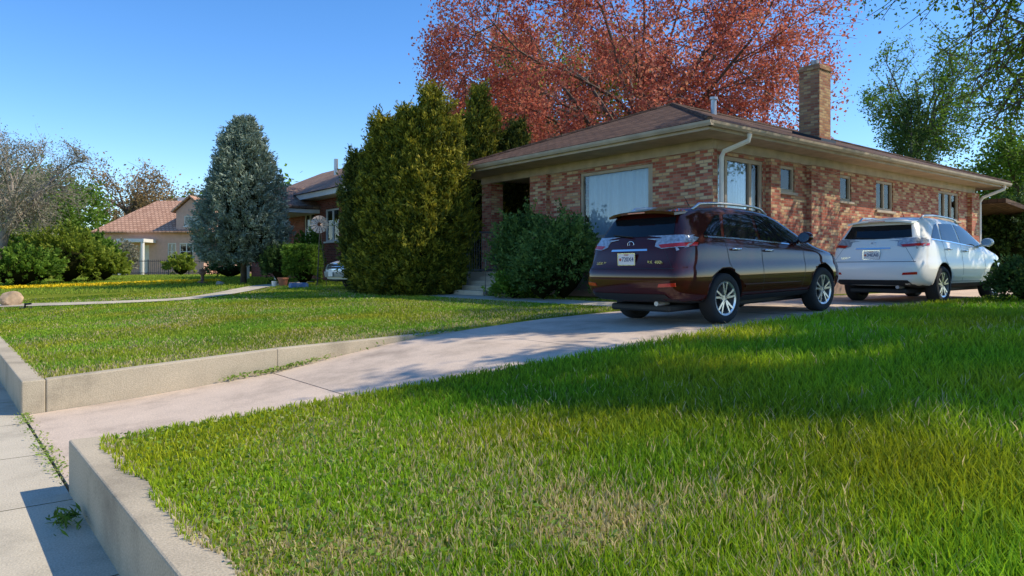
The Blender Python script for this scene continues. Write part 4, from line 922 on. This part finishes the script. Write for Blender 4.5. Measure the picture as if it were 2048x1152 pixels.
def sedan():
    x,y=W(676,22.6); z=G(x,y); C=root('parked_car',(x+4.5,y,z),'old white car with chrome grille half hidden behind the olive juniper','car',local=True); C.rotation_euler=(0,0,math.pi)
    Lc=4.6; xs=[0,.06,.2,.5,1.0,1.4,1.9,2.4,2.9,3.2,3.6,4.0,4.35,4.5,4.6]
    y3=[(0,.76),(.2,.85),(.6,.88),(4.0,.88),(4.35,.86),(4.5,.82),(4.6,.76)]; dy=lambda d:[(a,b-d) for a,b in y3]
    rows=[([(0,0)],[(0,.27)]),([(0,.7),(4.6,.7)],[(0,.28)]),(dy(.02),[(0,.40)]),(y3,[(0,.55)]),(dy(.02),[(0,.80),(4.6,.72)]),(dy(.06),[(0,.98),(3,.94),(4.35,.86),(4.6,.80)]),
      ([(0,.66),(.8,.62),(1.4,.60),(2.6,.60),(3.3,.70),(4.6,.62)],[(0,.99),(.7,1.02),(1.3,1.38),(2.4,1.40),(3.2,1.0),(4.35,.92),(4.6,.84)]),([(0,.3)],[(0,1.0),(.7,1.03),(1.3,1.43),(2.4,1.45),(3.2,1.02),(4.35,.94),(4.6,.85)]),([(0,0)],[(0,1.005),(.7,1.035),(1.3,1.44),(2.4,1.46),(3.2,1.025),(4.35,.945),(4.6,.855)])]
    me=loft(xs,rows,[0]*9,[.08,.08,.04,0,.02,.06,.08,.08,.08],Lc,1.0)
    body,bvh=carbody(me,[(.95,.34),(3.65,.34)],.37,[p_wht,m_blk],C,.58,.34)
    for wx in (.95,3.65):
        for s in (1,-1): wheel(C,wx,s*.76,.32,s,.32,.2)
    patch('grille',bvh,[[(-.48,.66),(.48,.66),(.48,.80),(-.48,.80)]],'x',1,.012,m_blk,C,skirt=.02)
    patch('grille_trim',bvh,[[(-.5,.80),(.5,.80),(.5,.82),(-.5,.82)],[(-.5,.64),(.5,.64),(.5,.66),(-.5,.66)],[(-.5,.725),(.5,.725),(.5,.735),(-.5,.735)]],'x',1,.02,m_chrome,C,skirt=.02)
    for s in (1,-1):
        patch('headlight',bvh,[[(s*.52,.66),(s*.79,.67),(s*.79,.79),(s*.52,.80)]],'x',1,.015,m_lens,C,skirt=.02)
        patch('side_window',bvh,[[(1.3,1.0),(2.9,.98),(2.5,1.30),(1.5,1.32)]],'y',s,.006,m_carglass,C)
    patch('bumper',bvh,[[(-.80,.42),(.80,.42),(.80,.58),(-.80,.58)]],'x',1,.05,m_grey,C,skirt=.07)
    patch('windshield',bvh,[[(-.58,1.06),(.58,1.06),(.52,1.38),(-.52,1.38)]],'x',1,.006,m_carglass,C)
    xf=bvh.ray_cast(Vector((8,.0,.5)),Vector((-1,0,0)))[0].x+.07
    mb=MB(); mb.box(xf,xf+.01,-.15,.15,.43,.58); mb.build('licence_plate',m_plate,C)
    return C
sedan()
# ------------------------------------------------------------------ light, world, camera
S=Vector((.77*math.cos(R(46)),-.64*math.cos(R(46)),math.sin(R(46)))).normalized()
sd=bpy.data.lights.new('sun','SUN'); sd.energy=5.0; sd.angle=R(.53); sd.color=(1,.90,.72)
so=bpy.data.objects.new('sun',sd); COL.objects.link(so); so.rotation_euler=S.to_track_quat('Z','Y').to_euler(); so.location=(5,-10,20)
w=bpy.data.worlds.new('World'); bpy.context.scene.world=w; w.use_nodes=True; nt=w.node_tree
sk=nt.nodes.new('ShaderNodeTexSky'); sk.sky_type='NISHITA'; sk.sun_disc=False; sk.sun_elevation=R(46); sk.sun_rotation=math.atan2(S.x,S.y)
sk.altitude=1300; sk.air_density=1.0; sk.dust_density=.4; sk.ozone_density=2.0
hs=nt.nodes.new('ShaderNodeHueSaturation'); hs.inputs['Hue'].default_value=.505; hs.inputs['Saturation'].default_value=1.30; hs.inputs['Value'].default_value=1.6
bg=nt.nodes['Background']; bg.inputs['Strength'].default_value=.15; nt.links.new(sk.outputs[0],hs.inputs['Color']); nt.links.new(hs.outputs[0],bg.inputs[0])
cd=bpy.data.cameras.new('camera'); cam=bpy.data.objects.new('camera',cd); COL.objects.link(cam)
cd.sensor_width=36; cd.lens=1450/2048*36; cd.shift_y=-36/2048; cd.clip_end=2000; cd.clip_start=.05
cam.location=(0,0,1.5); cam.rotation_euler=(R(90),0,CA-R(90))
sc=bpy.context.scene; sc.camera=cam; sc.view_settings.view_transform='Standard'; sc.view_settings.look='None'; sc.view_settings.exposure=0
